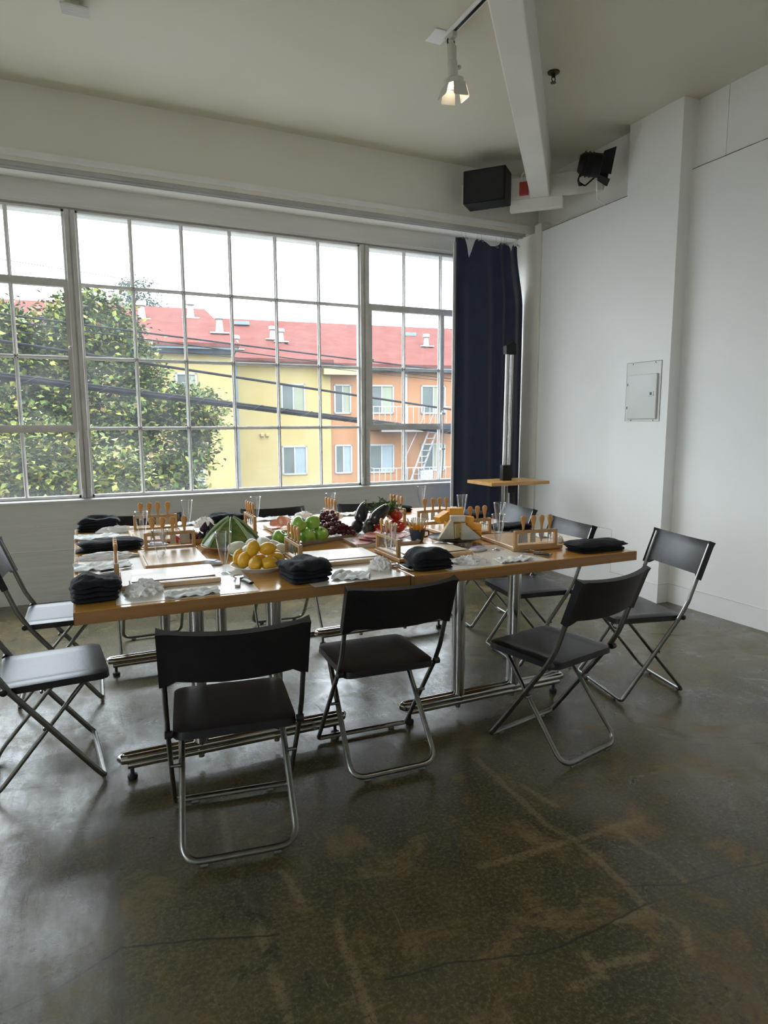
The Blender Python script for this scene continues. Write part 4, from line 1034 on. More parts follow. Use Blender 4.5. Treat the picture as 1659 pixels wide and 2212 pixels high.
# grapes: one bunch, every grape a part
M_GRAPE = mat('red_grape_skin', (0.075, 0.012, 0.025), 0.25, var=(0.16, 0.025, 0.045), scale=26, subs=0.15)
t = thing('grape_bunch', 'bunch of dark red grapes at the right end of the long tray', 'grapes', (1.108, 2.985, TZ + 0.006))
g0 = None; rg = random.Random(11); pts = []
tries = 0
while len(pts) < 84 and tries < 6000:
    tries += 1
    x, y = rg.uniform(-0.075, 0.095), rg.uniform(-0.065, 0.065)
    top = 0.115 * math.exp(-((x + 0.03) ** 2) / 0.0045 - (y ** 2) / 0.004) + 0.04
    z = rg.uniform(0.016, max(0.018, top))
    if all((x - a) ** 2 + (y - b_) ** 2 + (z - c_) ** 2 > 0.0178 ** 2 for a, b_, c_ in pts): pts.append((x, y, z))
for (x, y, z) in pts:
    if g0 is None:
        g0 = MB().lathe([(0, -0.0135), (0.006, -0.0118), (0.0112, -0.005), (0.0118, 0.001), (0.0092, 0.008), (0.005, 0.0122), (0, 0.0135)], 12).build('grape', M_GRAPE, t, smooth=True, angle=70); o = g0
    else:
        o = g0.copy(); COL.objects.link(o)
    o.location = (x, y, z); o.rotation_euler = (rg.uniform(0, 3), rg.uniform(0, 3), 0)
MB().tube([(-0.05, 0, 0.12), (-0.03, 0.0, 0.09), (0.0, 0, 0.05), (0.06, 0, 0.03)], 0.0022, 6).build('stalk', M_STEM, t, smooth=True)

# eggplants, avocados, tomatoes, herbs
M_EGGP = mat('eggplant_skin', (0.014, 0.013, 0.016), 0.22, var=(0.026, 0.024, 0.03), scale=10, coat=0.3)
M_AVO = mat('avocado_skin', (0.022, 0.024, 0.017), 0.42, var=(0.035, 0.038, 0.025), scale=30, bump=0.25, bscale=90)
vz = TZ + 0.0055
def eggplant(label, loc, rot, r_, L_):
    t = thing('eggplant', label, 'eggplant', loc, 0, 'eggplants on the vegetable tray'); t.rotation_euler = tuple(R(q) for q in rot)
    pr_ = [(0, 0), (0.45, 0.015), (0.80, 0.09), (0.98, 0.24), (1.0, 0.36), (0.93, 0.54), (0.78, 0.72), (0.60, 0.87), (0.40, 0.96), (0.0, 1.0)]
    MB().lathe([(q * r_, z * L_) for q, z in pr_], 20).build('skin', M_EGGP, t, smooth=True, angle=80)
    MB().lathe([(0.42 * r_, 0.955 * L_), (0.30 * r_, 1.0 * L_), (0.005, 1.05 * L_), (0.004, 1.14 * L_), (0, 1.145 * L_)], 10).build('stem', M_LEAF, t, smooth=True)
    return t
eggplant('dark eggplant leaning diagonally on the pile below the herbs', (1.292, 2.935, vz + 0.066), (8, 46, 0), 0.034, 0.125)
eggplant('dark eggplant standing at the back left of the vegetable tray', (1.262, 3.02, vz + 0.060), (-6, 22, 0), 0.033, 0.105)
for i, (x, y, z, lab) in enumerate([(1.262, 3.040, 0.036, 'at the left end of the vegetable tray'), (1.290, 2.965, 0.034, 'in front on the vegetable tray'), (1.335, 3.055, 0.034, 'in the middle of the vegetable tray')]):
    b = blob(0.031, 0.031, 0.036, i + 4, 0.06, 1.5, 3)
    tag(MB().bm(b).build('avocado', M_AVO, None, smooth=True, loc=(x, y, vz + z)), 'dark avocado ' + lab, 'avocado', 'avocados on the vegetable tray')
M_TOM = mat('tomato_skin', (0.52, 0.025, 0.012), 0.2, var=(0.44, 0.02, 0.01), scale=6, coat=0.3)
t = thing('tomato', '', 'tomato')
V, F = [], []
for j in range(13):
    for i in range(24):
        th = math.pi * j / 12; ph = 2 * math.pi * i / 24
        r_ = 0.034 * (1 + 0.045 * math.cos(5 * ph) * math.sin(th) ** 2)
        V.append((r_ * math.sin(th) * math.cos(ph), r_ * math.sin(th) * math.sin(ph), 0.028 * math.cos(th) * (1 - 0.35 * math.exp(-(th / 0.4) ** 2))))
for j in range(12):
    for i in range(24): F.append((j * 24 + i, (j + 1) * 24 + i, (j + 1) * 24 + (i + 1) % 24, j * 24 + (i + 1) % 24))
MB().add(V, F).build('skin', M_TOM, t, smooth=True, angle=80)
c = MB()
for k in range(5):
    a = k * 2 * math.pi / 5
    c.add([(0, 0, 0.021), (0.005 * math.cos(a - .4), 0.005 * math.sin(a - .4), 0.023), (0.016 * math.cos(a), 0.016 * math.sin(a), 0.028), (0.005 * math.cos(a + .4), 0.005 * math.sin(a + .4), 0.023)], [(0, 1, 2, 3)])
c.build('calyx', M_LEAF, t)
for i, (x, y, z, rx, lab) in enumerate([(1.345, 2.955, 0.028, 15, 'in front of the herbs on the vegetable tray'), (1.462, 2.965, 0.028, -20, 'at the front right of the vegetable tray, behind the flute'), (1.455, 2.99, 0.084, 25, 'on top of the pile at the right'), (1.470, 3.045, 0.030, 10, 'at the back right of the vegetable tray'), (1.405, 2.975, 0.028, 5, 'between the other tomatoes under the herbs'), (1.462, 3.035, 0.088, -10, 'topmost, behind the herbs')]):
    o = t if i == 0 else dup(t)
    o.location = (x, y, vz + z + 0.001); o.rotation_euler = (R(rx), R(rx * 0.6), i); o['label'] = 'red tomato ' + lab; o['group'] = 'tomatoes on the vegetable tray'
# bunch of dill: feathery sprigs
M_DILL = mat('herb_green', (0.045, 0.11, 0.022), 0.6, var=(0.09, 0.18, 0.04), scale=40)
rg = random.Random(5)
t = thing('herb_bunch', 'feathery bunch of green herbs lying over the eggplants and tomatoes', 'herbs', (1.405, 3.015, vz + 0.078))
fm, sm = MB(), MB()
for k in range(70):
    a = rg.uniform(-0.5, 3.6); el = rg.uniform(-0.15, 1.25); Ls = rg.uniform(0.055, 0.115)
    d_ = Vector((math.cos(a) * math.cos(el), math.sin(a) * math.cos(el) * 0.7 - 0.1, math.sin(el))).normalized()
    base = Vector((rg.uniform(-0.03, 0.03), rg.uniform(-0.025, 0.025), rg.uniform(0, 0.03)))
    P = [base + d_ * Ls * s - Vector((0, 0, 0.025)) * s * s for s in (0, 0.35, 0.7, 1.0)]
    sm.tube(P, 0.0009, 5)
    for s in range(34):
        u = 0.2 + 0.8 * s / 34
        p = base + d_ * Ls * u - Vector((0, 0, 0.025)) * u * u
        q = Vector((rg.uniform(-1, 1), rg.uniform(-1, 1), rg.uniform(-0.4, 0.9))).normalized() + d_ * 0.6
        q.normalize(); ln = rg.uniform(0.009, 0.019); sd = q.cross(Vector((rg.random(), rg.random(), rg.random()))).normalized() * 0.0015
        fm.add([p - sd, p + q * ln * 0.5 - sd * 1.4, p + q * ln, p + q * ln * 0.5 + sd * 1.4], [(0, 1, 2, 3)])
tag(fm.build('fronds', M_DILL, t), kind='stuff'); sm.build('stems', M_DILL, t, smooth=True)

# cured meats
M_HAM = mat('ham', (0.55, 0.20, 0.17), 0.35, var=(0.68, 0.36, 0.32), scale=18, subs=0.1)
M_SAL = mat('salami', (0.38, 0.075, 0.07), 0.4, var=(0.66, 0.40, 0.37), scale=120, detail=3)
M_PROS = mat('prosciutto', (0.60, 0.30, 0.26), 0.4, var=(0.48, 0.16, 0.14), scale=22, stretch=(1, 5, 1))
mz = TZ + 0.0055
def slab_slice(name, label, loc, rot, r_, m, fold, group, sx=1.0):
    n, rr = 20, 6; V, F = [(0, 0, 0)], []
    for j in range(1, rr + 1):
        for i in range(n):
            a = 2 * math.pi * i / n; q = r_ * j / rr
            x, y = q * math.cos(a) * sx, q * math.sin(a)
            if fold > 0:          # roll the right half over
                if x > 0.1 * r_:
                    t_ = (x - 0.1 * r_) / (0.42 * r_); rad = 0.30 * r_ * fold
                    V.append((0.1 * r_ + rad * math.sin(t_), y * 0.97, rad * (1 - math.cos(t_)))); continue
            V.append((x, y, 0.003 * noise.noise((x * 40, y * 40, loc[0] * 9))))
    for i in range(n): F.append((0, 1 + i, 1 + (i + 1) % n))
    for j in range(rr - 1):
        for i in range(n):
            a0, b0 = 1 + j * n, 1 + (j + 1) * n
            F.append((a0 + i, b0 + i, b0 + (i + 1) % n, a0 + (i + 1) % n))
    N = len(V); V2 = [(x, y, z + 0.0028) for x, y, z in V]
    F2 = [tuple(k + N for k in f) for f in F]; F1 = [tuple(reversed(f)) for f in F]
    ed = [(1 + (rr - 1) * n + (i + 1) % n, 1 + (rr - 1) * n + i) for i in range(n)]
    F3 = [(b_, a_, a_ + N, b_ + N) for a_, b_ in ed]
    o = MB().add(V + V2, F1 + F2 + F3).build(name, m, None, smooth=True, loc=loc, rot=rot, angle=60)
    return tag(o, label, 'meat slice', group)
MG = 'slices of cured meat on the white tray'
for i, (x, y, z, fold, a) in enumerate([(1.205, 2.815, 0.003, 1.0, 10), (1.235, 2.825, 0.013, 0.9, 30), (1.255, 2.800, 0.024, 1.0, 5)]):
    slab_slice('ham_slice', 'folded pink ham slice, %s in the stack on the white tray' % ['lowest', 'middle', 'topmost'][i], (x, y, mz + z), (0, 0, R(a)), 0.055, M_HAM, fold, MG)
for i, (x, y, z, tl) in enumerate([(1.255, 2.735, 0.003, 8), (1.285, 2.745, 0.008, 12), (1.318, 2.75, 0.014, 14), (1.350, 2.755, 0.019, 14), (1.378, 2.755, 0.023, 16), (1.36, 2.80, 0.008, 6), (1.335, 2.815, 0.016, 10)]):
    slab_slice('salami_slice', 'round salami slice, %s of the overlapping row' % ['first from the left', 'second', 'third', 'fourth', 'rightmost', 'back right', 'back middle'][i], (x, y, mz + z), (0, R(-tl), 0), 0.038, M_SAL, 0, MG)
slab_slice('prosciutto_slice', 'thin pale prosciutto slice at the left rim of the white tray', (1.165, 2.765, mz + 0.003), (0, 0, R(20)), 0.042, M_PROS, 0, MG, 1.3)
M_SALMON = mat('smoked_salmon', (0.72, 0.20, 0.10), 0.35, var=(0.82, 0.36, 0.22), scale=20, stretch=(1, 6, 1))
for i, (x, y, z, rx) in enumerate([(0.925, 3.33, 0.006, 30), (0.965, 3.345, 0.012, 42), (0.895, 3.29, 0.004, 6)]):
    slab_slice('salmon_slice', 'orange smoked salmon slice on the back-middle board, %s' % ['centre', 'standing at the back', 'flat at the left'][i], (x, y, TZ + 0.020 + z + 0.02 * math.sin(R(rx))), (R(rx), 0, R(20 * i)), 0.034, M_SALMON, 0, 'salmon slices', 1.2)

# blue cup of honey sticks
t = thing('mug', 'dark blue mug holding honey sticks beside the cheese', 'mug', (1.445, 2.735, TZ))
MB().lathe([(0, 0), (0.026, 0), (0.028, 0.003), (0.036, 0.03), (0.040, 0.058), (0.0405, 0.060), (0.0375, 0.059), (0.033, 0.03), (0.025, 0.006), (0, 0.005)], 28).build('body', M_BLUE, t, smooth=True, angle=50)
MB().tube(fillet([(0.035, -0.004, 0.048), (0.058, -0.008, 0.050), (0.058, -0.008, 0.020), (0.033, -0.004, 0.018)], 0.014, 5), 0.0042, 8).build('handle', M_BLUE, t, smooth=True)
M_HONEY = mat('honey_amber', (0.72, 0.30, 0.02), 0.2, var=(0.80, 0.40, 0.04), scale=30)
M_STICK = mat('stick_end', (0.72, 0.72, 0.70), 0.25, var=(0.62, 0.62, 0.60), scale=60)
t = thing('honey_stick', '', 'honey stick')
MB().tube([(0, 0, 0), (0, 0, 0.075)], 0.0030, 8).build('honey', M_HONEY, t, smooth=True)
MB().tube([(0, 0, 0.075), (0, 0, 0.094), (0, 0, 0.102)], [0.0031, 0.0031, 0.0042], 8, r2=0.0016).build('sealed_end', M_STICK, t, smooth=True)
rg = random.Random(3)
for i in range(17):
    o = t if i == 0 else dup(t)
    a = i * 2.399; q = 0.020 * math.sqrt((i + 0.5) / 17)
    o.location = (1.445 + q * math.cos(a), 2.735 + q * math.sin(a), TZ + 0.010 + 0.004 * rg.random())
    tl = 0.42 * q / 0.02
    o.rotation_euler = (-tl * math.sin(a), tl * math.cos(a), 0)
    o['label'] = 'amber honey stick with clear end standing in the blue mug'; o['group'] = 'honey sticks in the blue mug'

# cheeses
M_BRIE = mat('brie_rind', (0.62, 0.58, 0.48), 0.6, var=(0.50, 0.44, 0.34), scale=26, stretch=(1, 6, 1), bump=0.3, bscale=40)
M_BRIEI = mat('brie_paste', (0.66, 0.52, 0.22), 0.45, var=(0.72, 0.60, 0.30), scale=12)
M_CHED = mat('orange_cheddar', (0.80, 0.36, 0.03), 0.42, var=(0.84, 0.42, 0.06), scale=8)
M_GREYC = mat('grey_rind', (0.50, 0.46, 0.38), 0.6, var=(0.60, 0.56, 0.46), scale=18, bump=0.2, bscale=50)
cz = TZ + 0.0285
CG = 'cheeses on the black stand'
def wedge(label, loc, rz, tri, th, m_in, m_rind):
    t = thing('cheese_wedge', label, 'cheese', loc, R(rz), CG)
    XZ = Matrix(((1, 0, 0, 0), (0, 0, 1, 0), (0, 1, 0, 0), (0, 0, 0, 1)))
    MB().prism(tri, 0.0, th, XZ).build('paste', m_in, t)
    MB().prism(tri, -0.0028, -0.0001, XZ).build('rind', m_rind, t)
    return t
wedge('white-veined brie wedge standing at the left of the cheese stand', (1.482, 2.592, cz + 0.001), -22, [(0, 0), (0.072, 0), (0.066, 0.088), (0.056, 0.090)], 0.040, M_BRIEI, M_BRIE)
wedge('second brie wedge behind the first, yellow cut side showing', (1.530, 2.612, cz + 0.001), -34, [(0, 0), (0.044, 0), (0.030, 0.094), (0.016, 0.096)], 0.026, M_BRIEI, M_BRIE)
wedge('grey-rinded cheese wedge sloping down to the right at the front of the stand', (1.570, 2.535, cz + 0.001), -20, [(0, 0), (0.088, 0), (0.088, 0.010), (0.012, 0.074), (0, 0.074)], 0.028, M_BRIEI, M_GREYC)
t = MB().rbox(-0.034, 0.034, -0.018, 0.018, 0, 0.028, 0.003, 2).build('cheese_block', M_GREYC, None, loc=(1.572, 2.578, cz + 0.080), rot=(0, 0, R(-20))); tag(t, 'pale grey-rinded cheese block lying on top at the centre', 'cheese', CG)
t = MB().rbox(-0.018, 0.018, -0.018, 0.018, 0, 0.070, 0.002, 1).build('cheese_block', M_BRIEI, None, loc=(1.565, 2.588, cz + 0.001), rot=(0, 0, R(20))); tag(t, 'small yellow cheese block between the wedges', 'cheese', CG)
for i, (x, y, z, rx, ry, rz_, lab) in enumerate([(1.632, 2.604, 0.068, 0, 8, -28, 'in the upper layer'), (1.662, 2.585, 0.0345, 0, 6, -18, 'at the right, second from below'), (1.664, 2.580, 0.001, 0, 0, -30, 'lowest at the right rim'), (1.596, 2.640, 0.104, 0, 2, -12, 'topmost of the pile'), (1.540, 2.655, 0.080, 0, -22, 12, 'tilted behind the pale block'), (1.585, 2.655, 0.001, 0, 0, 15, 'lowest at the back'), (1.590, 2.655, 0.036, 0, 0, 5, 'in the middle layer at the back'), (1.585, 2.650, 0.070, 0, 0, -8, 'under the topmost one at the back')]):
    t = MB().rbox(-0.035, 0.035, -0.021, 0.021, 0, 0.031, 0.0012, 1).build('cheddar_block', M_CHED, None, loc=(x, y, cz + z), rot=(R(rx), R(ry), R(rz_))); tag(t, 'orange cheddar block ' + lab, 'cheese', CG)

# ------------------------------------------------------------------ curtain on its hooks
M_NAVY = mat('navy_cloth', (0.012, 0.020, 0.055), 0.75, var=(0.018, 0.028, 0.070), scale=6, sheen=0.3, bump=0.1, bscale=60)
M_LINER = mat('curtain_liner', (0.66, 0.66, 0.65), 0.7, var=(0.6, 0.6, 0.6), scale=10)
ct = thing('curtain', 'dark navy curtain bunched at the right end of the window', 'curtain', (3.36, 5.06, 0))
CX = 3.36
TOP = [(3.030, 2.880), (3.085, 2.892), (3.125, 2.890), (3.150, 2.83), (3.171, 2.72), (3.195, 2.78), (3.225, 2.87), (3.244, 2.890), (3.262, 2.875), (3.286, 2.886), (3.34, 2.868), (3.395, 2.850), (3.44, 2.850), (3.470, 2.862), (3.494, 2.888), (3.515, 2.875), (3.527, 2.886), (3.548, 2.882), (3.580, 2.855), (3.605, 2.820), (3.625, 2.868), (3.651, 2.890), (3.662, 2.87), (3.671, 2.885), (3.684, 2.87)]
def topz(x):
    for (a, za), (b_, zb_) in zip(TOP[:-1], TOP[1:]):
        if x <= b_: return za + (zb_ - za) * max(0, (x - a)) / (b_ - a)
    return TOP[-1][1]
nx, nz = 110, 40; V, F = [], []
for lay in (0, 1):
    for j in range(nz + 1):
        for i in range(nx + 1):
            s = i / nx; x0 = 3.030 + (3.684 - 3.030) * s
            zt_ = topz(x0); v = j / nz; z = 0.02 + (zt_ - 0.02) * v
            drop = 1 - v
            flare = min(1, max(0, (zt_ - z) / 0.55)); flare = flare * flare * (3 - 2 * flare)
            x = x0 + flare * (0.085 * s ** 1.5) + 0.012 * noise.noise((s * 3, z * 0.7, 2)) * flare - 0.006 * (1 - s) * flare
            y = 0.016 * math.sin(s * 27 + 3.0 * noise.noise((s * 2.5, z * 0.25, 0))) * (0.6 + 0.4 * flare) + 0.03 * noise.noise((s * 4.5, z * 0.4, 4))
            V.append((x - CX, y + (0.004 if lay else 0), z))
n = (nx + 1) * (nz + 1)
for j in range(nz):
    for i in range(nx):
        a = j * (nx + 1) + i; q = (a, a + 1, a + nx + 2, a + nx + 1)
        F.append(q); F.append(tuple(k + n for k in reversed(q)))
for i in range(nx): F.append((nz * (nx + 1) + i, nz * (nx + 1) + i + 1, n + nz * (nx + 1) + i + 1, n + nz * (nx + 1) + i))
MB().add(V, F).build('cloth', M_NAVY, ct, smooth=True, angle=80)
MB().box(-0.346, -0.322, 0.0, 0.012, 0.02, 2.845).build('liner_edge', M_LINER, ct)
for hx in (3.084, 3.125, 3.242, 3.285, 3.439, 3.492, 3.527, 3.546, 3.650, 3.670):
    zt_ = topz(hx)
    pts = [(hx - CX, -0.008, 2.932), (hx - CX + 0.003, -0.008, zt_ + 0.02), (hx - CX, -0.006, zt_ - 0.015), (hx - CX - 0.003, -0.006, zt_ - 0.002)]
    MB().tube(fillet(pts, 0.006, 3), 0.0012, 6).build('hook', M_CHROME, ct, smooth=True)
    MB().tube([(hx - CX + 0.008 * math.cos(a), -0.034, zt_ - 0.018 + 0.008 * math.sin(a)) for a in [k * math.pi / 6 for k in range(12)]], 0.002, 6, closed=True).build('grommet', M_CHROME, ct, smooth=True)

# ------------------------------------------------------------------ electrical panel on the pier
M_PANEL = mat('panel_enamel', (0.73, 0.73, 0.70), 0.42, var=(0.70, 0.70, 0.67), scale=4)
M_DARKG = mat('dark_gap', (0.10, 0.10, 0.09), 0.6, var=(0.07, 0.07, 0.06), scale=20)
t = thing('breaker_panel', 'white electrical breaker panel set in the wall pier', 'electrical panel', (3.759, 3.60, 1.53))
MB().box(-0.0022, 0.0005, -0.160, 0.166, -0.214, 0.214).build('gap', M_DARKG, t)
MB().rbox(-0.0034, 0.0, -0.157, 0.163, -0.216, 0.2115, 0.001, 1).build('cover', M_PANEL, t)
MB().rbox(-0.018, -0.003, -0.136, 0.136, -0.197, 0.124, 0.006, 3).build('door', M_PANEL, t, smooth=True)
MB().rbox(-0.0215, -0.017, -0.112, -0.060, -0.035, 0.000, 0.002, 1).build('latch_plate', M_PANEL, t)
MB().box(-0.0225, -0.021, -0.098, -0.080, -0.027, -0.008).build('latch_button', M_DARKG, t)
for yy in (-0.105, 0.105):
    for zz in (0.203, -0.207):
        MB().lathe([(0, 0), (0.004, 0), (0.004, 0.003), (0, 0.0035)], 8, Matrix.Translation((-0.003, yy, zz)) @ Matrix.Rotation(R(-90), 4, 'Y')).build('screw', M_DARKG, t)
for zz in (0.055, -0.115): MB().box(-0.019, -0.004, 0.135, 0.139, zz - 0.009, zz + 0.009).build('hinge', M_DARKG, t)

# ------------------------------------------------------------------ speaker and black spotlight on the corner plank
t = thing('loudspeaker', 'black box loudspeaker mounted in front of the corner plank', 'speaker')
t.matrix_world = MPl @ Matrix.Translation((-0.325, 0.13, 3.06)) @ Matrix.Rotation(R(4), 4, 'Z')
MB().rbox(-0.175, 0.17, -0.10, 0.10, 0.0, 0.255, 0.006, 2).build('cabinet', M_BLACKMET, t)
MB().rbox(-0.165, 0.16, 0.098, 0.106, 0.010, 0.245, 0.003, 1).build('grille', mat('speaker_grille', (0.008, 0.008, 0.009), 0.8, var=(0.014, 0.014, 0.015), scale=200), t)
MB().box(-0.03, 0.03, -0.108, -0.098, 0.09, 0.17).build('bracket', M_BLACKMET, t)
t = thing('fire_alarm', 'small red box behind the beam end on the corner plank', 'alarm')
t.matrix_world = MPl @ Matrix.Translation((-0.046, 0.02, 3.135))
MB().rbox(-0.035, 0.035, 0.001, 0.035, 0.0, 0.10, 0.004, 1).build('housing', mat('alarm_red', (0.45, 0.03, 0.02), 0.4, var=(0.38, 0.025, 0.02), scale=10), t)
MB().tube(fillet([(-0.02, 0.018, 0.10), (-0.02, 0.018, 0.16), (0.03, 0.018, 0.19)], 0.03), 0.006, 8).build('conduit', M_TRIM, t, smooth=True)
t = thing('stage_light', 'black stage spotlight with barn doors on the corner plank', 'spotlight', (3.60, 4.02, 3.20))
ax = Vector((0.78, -0.55, -0.16)).normalized()
ML = ax.to_track_quat('Z', 'Y').to_matrix().to_4x4()
MB().lathe([(0, -0.12), (0.055, -0.12), (0.078, -0.09), (0.082, -0.02), (0.082, 0.04), (0.07, 0.045), (0.07, 0.0), (0, -0.01)], 24, ML).build('housing', M_BLACKMET, t, smooth=True, angle=40)
for k in range(3):
    MB().lathe([(0.083, -0.09 + 0.03 * k), (0.088, -0.088 + 0.03 * k), (0.088, -0.082 + 0.03 * k), (0.083, -0.08 + 0.03 * k)], 24, ML).build('cooling_fin', M_BLACKMET, t)
for k, (q, op) in enumerate(((0, 28), (90, 22), (180, 28), (270, 20))):
    M_ = ML @ Matrix.Rotation(R(q), 4, 'Z') @ Matrix.Translation((0.082, 0, 0.042)) @ Matrix.Rotation(R(op), 4, 'Y')
    w_ = 0.075 if k % 2 == 0 else 0.06
    MB().prism([(-w_, 0.0), (w_, 0.0), (w_ * 1.25, 0.085), (-w_ * 1.25, 0.085)], -0.001, 0.001, M_ @ Matrix(((0, 0, 1, 0), (1, 0, 0, 0), (0, 1, 0, 0), (0, 0, 0, 1)))).build('barn_door', M_BLACKMET, t)
MB().lathe([(0, 0.0), (0.069, 0.0), (0.069, 0.004), (0, 0.008)], 20, ML).build('lens', M_BLACKP, t, smooth=True)
MB().tube(fillet([(-0.06, 0.06, 0.0), (-0.09, 0.08, -0.10), (0.0, 0.10, -0.115), (0.05, 0.02, -0.05)], 0.02), 0.006, 8).build('yoke', M_BLACKMET, t, smooth=True)
MB().tube(fillet([(-0.04, 0.09, -0.115), (-0.02, 0.14, -0.10), (0.02, 0.20, -0.04)], 0.02), 0.008, 8).build('clamp', M_BLACKMET, t, smooth=True)
o = MB().tube(fillet([(3.63, 4.03, 3.10), (3.645, 4.04, 3.04), (3.69, 4.08, 2.985), (3.755, 4.08, 2.965), (3.80, 4.06, 2.96)], 0.03), 0.0055, 8).build('power_cord', M_TRIM, None, smooth=True); tag(o, 'off-white power cord hanging from the black spotlight to the wall ledge', 'cord')
t = thing('pipe_stub', 'short capped white pipe on the plank right of the beam', 'pipe')
t.matrix_world = MPl @ Matrix.Translation((0.105, -0.05, 3.20))
MB().lathe([(0, 0), (0.013, 0), (0.013, 0.13), (0, 0.13)], 12).build('tube', M_TRIM, t, smooth=True)
MB().lathe([(0.0, 0.13), (0.017, 0.13), (0.017, 0.165), (0.0, 0.17)], 12).build('cap', M_TRIM, t, smooth=True)

# ------------------------------------------------------------------ ceiling: sprinkler, lighting track, lamps
M_BRASS = mat('dark_bronze', (0.045, 0.028, 0.014), 0.4, metal=0.7, var=(0.07, 0.045, 0.02), scale=40)
t = thing('sprinkler_head', 'dark bronze sprinkler head hanging from the ceiling', 'sprinkler', (2.78, 3.50, ZC))
MB().lathe([(0, 0), (0.038, 0), (0.036, -0.006), (0.018, -0.009), (0, -0.009)], 20).build('escutcheon', M_BRASS, t, smooth=True)
MB().lathe([(0, -0.008), (0.013, -0.009), (0.012, -0.028), (0, -0.028)], 12).build('body', M_BRASS, t, smooth=True)
for s in (-1, 1): MB().tube([(s * 0.010, 0, -0.026), (s * 0.014, 0, -0.042), (s * 0.004, 0, -0.058)], 0.0028, 6).build('frame_arm', M_BRASS, t)
MB().lathe([(0, -0.058), (0.017, -0.059), (0.017, -0.062), (0, -0.063)], 14).build('deflector', M_BRASS, t)
t = thing('lighting_track', 'white ceiling lighting track with a black slot', 'lighting track', (1.985, 1.6, ZC))
MB().rbox(-0.020, 0.020, -2.6, 1.86, -0.022, 0.0, 0.002, 1).build('rail', M_TRIM, t)
MB().box(0.0195, 0.0215, -2.6, 1.80, -0.018, -0.006).build('slot', M_BLACKP, t)
MB().box(-0.009, 0.009, -2.6, 1.80, -0.0235, -0.021).build('slot', M_BLACKP, t)
MB().rbox(-0.085, 0.012, 1.80, 1.93, -0.006, 0.0, 0.001, 1).build('end_plate', M_TRIM, t)
M_LAMPW = mat('lamp_enamel', (0.62, 0.60, 0.54), 0.4, var=(0.57, 0.55, 0.49), scale=14)
M_GLOW = mat('lamp_glow', (1, 0.95, 0.85), 0.5, emit=(1.0, 0.86, 0.66), estr=9.0)
def track_lamp(label, x, y, rz, watts, visible=True):
    t = thing('track_lamp', label, 'track lamp', (x, y, ZC - 0.022), R(rz), 'white track lamps')
    MB().rbox(-0.016, 0.016, -0.055, 0.03, -0.03, 0.0, 0.003, 1).build('adapter', M_LAMPW, t)
    MB().tube([(0.022 * math.cos(a), 0.005 * math.sin(a) - 0.012, -0.040 + 0.024 * math.sin(a)) for a in [k * math.pi / 9 for k in range(18)]], 0.0045, 6, closed=True).build('swivel_ring', M_BRASS, t, smooth=True)
    MB().rbox(-0.013, 0.013, -0.02, -0.012, -0.055, -0.025, 0.001, 1).build('socket', M_WHITEP, t)
    Mt = Matrix.Translation((0, -0.01, -0.048)) @ Matrix.Rotation(R(-7), 4, 'Y')
    MB().lathe([(0, 0), (0.0225, 0), (0.0235, -0.004), (0.0235, -0.085), (0.027, -0.088), (0.027, -0.172), (0.0, -0.172)], 20, Mt).build('barrel', M_LAMPW, t, smooth=True, angle=40)
    MB().lathe([(0.0, -0.165), (0.034, -0.168), (0.056, -0.180), (0.057, -0.206), (0.053, -0.206), (0.050, -0.185), (0.0, -0.180)], 24, Mt).build('head', M_LAMPW, t, smooth=True, angle=40)
    MB().lathe([(0.0, -0.190), (0.047, -0.190), (0.047, -0.193), (0.0, -0.196)], 20, Mt).build('bulb_face', M_GLOW, t, smooth=True)
    for k, (q, op) in enumerate(((0, 8), (90, 20), (180, 26), (270, 6))):
        M_ = Mt @ Matrix.Rotation(R(q), 4, 'Z') @ Matrix.Translation((0.055, 0, -0.206)) @ Matrix.Rotation(R(-op), 4, 'Y')
        MB().prism([(-0.038, 0.0), (0.038, 0.0), (0.046, -0.066), (0.042, -0.072), (-0.042, -0.072), (-0.046, -0.066)], -0.0008, 0.0008, M_ @ Matrix(((0, 0, 1, 0), (1, 0, 0, 0), (0, 1, 0, 0), (0, 0, 0, 1)))).build('barn_door', M_LAMPW, t)
    MB().tube(fillet([(0.012, 0.0, -0.035), (0.036, -0.006, -0.045), (0.034, -0.01, -0.12), (0.030, -0.01, -0.132)], 0.012, 4), 0.0035, 6).build('cable', M_LAMPW, t, smooth=True)
    MB().lathe([(0, 0), (0.006, 0), (0.006, 0.012), (0.012, 0.013), (0.012, 0.021), (0, 0.022)], 12, Mt @ Matrix.Translation((0.027, 0, -0.112)) @ Matrix.Rotation(R(90), 4, 'Y')).build('thumb_screw', M_LAMPW, t, smooth=True)
    ld = bpy.data.lights.new('lamp_light', 'SPOT'); ld.energy = watts; ld.color = (1.0, 0.87, 0.70); ld.spot_size = R(80); ld.spot_blend = 0.6; ld.shadow_soft_size = 0.04
    lo = bpy.data.objects.new('lamp_light', ld); COL.objects.link(lo); lo.parent = t
    p = Mt @ Vector((0, 0, -0.215)); lo.location = p; lo.rotation_euler = (0, R(-7), 0)
    return t
LAMP_W = 40
track_lamp('white track lamp with open barn doors, lit, hanging over the table', 1.985, 3.40, 0, LAMP_W)
track_lamp('added fill lamp, unseen, midway along the ceiling track above the camera', 1.985, 0.6, 0, LAMP_W)  # lamp added out of view to brighten the room
track_lamp('added fill lamp, unseen, at the near end of the ceiling track', 1.985, -0.6, 0, LAMP_W)  # second added lamp, unseen, more fill for the room
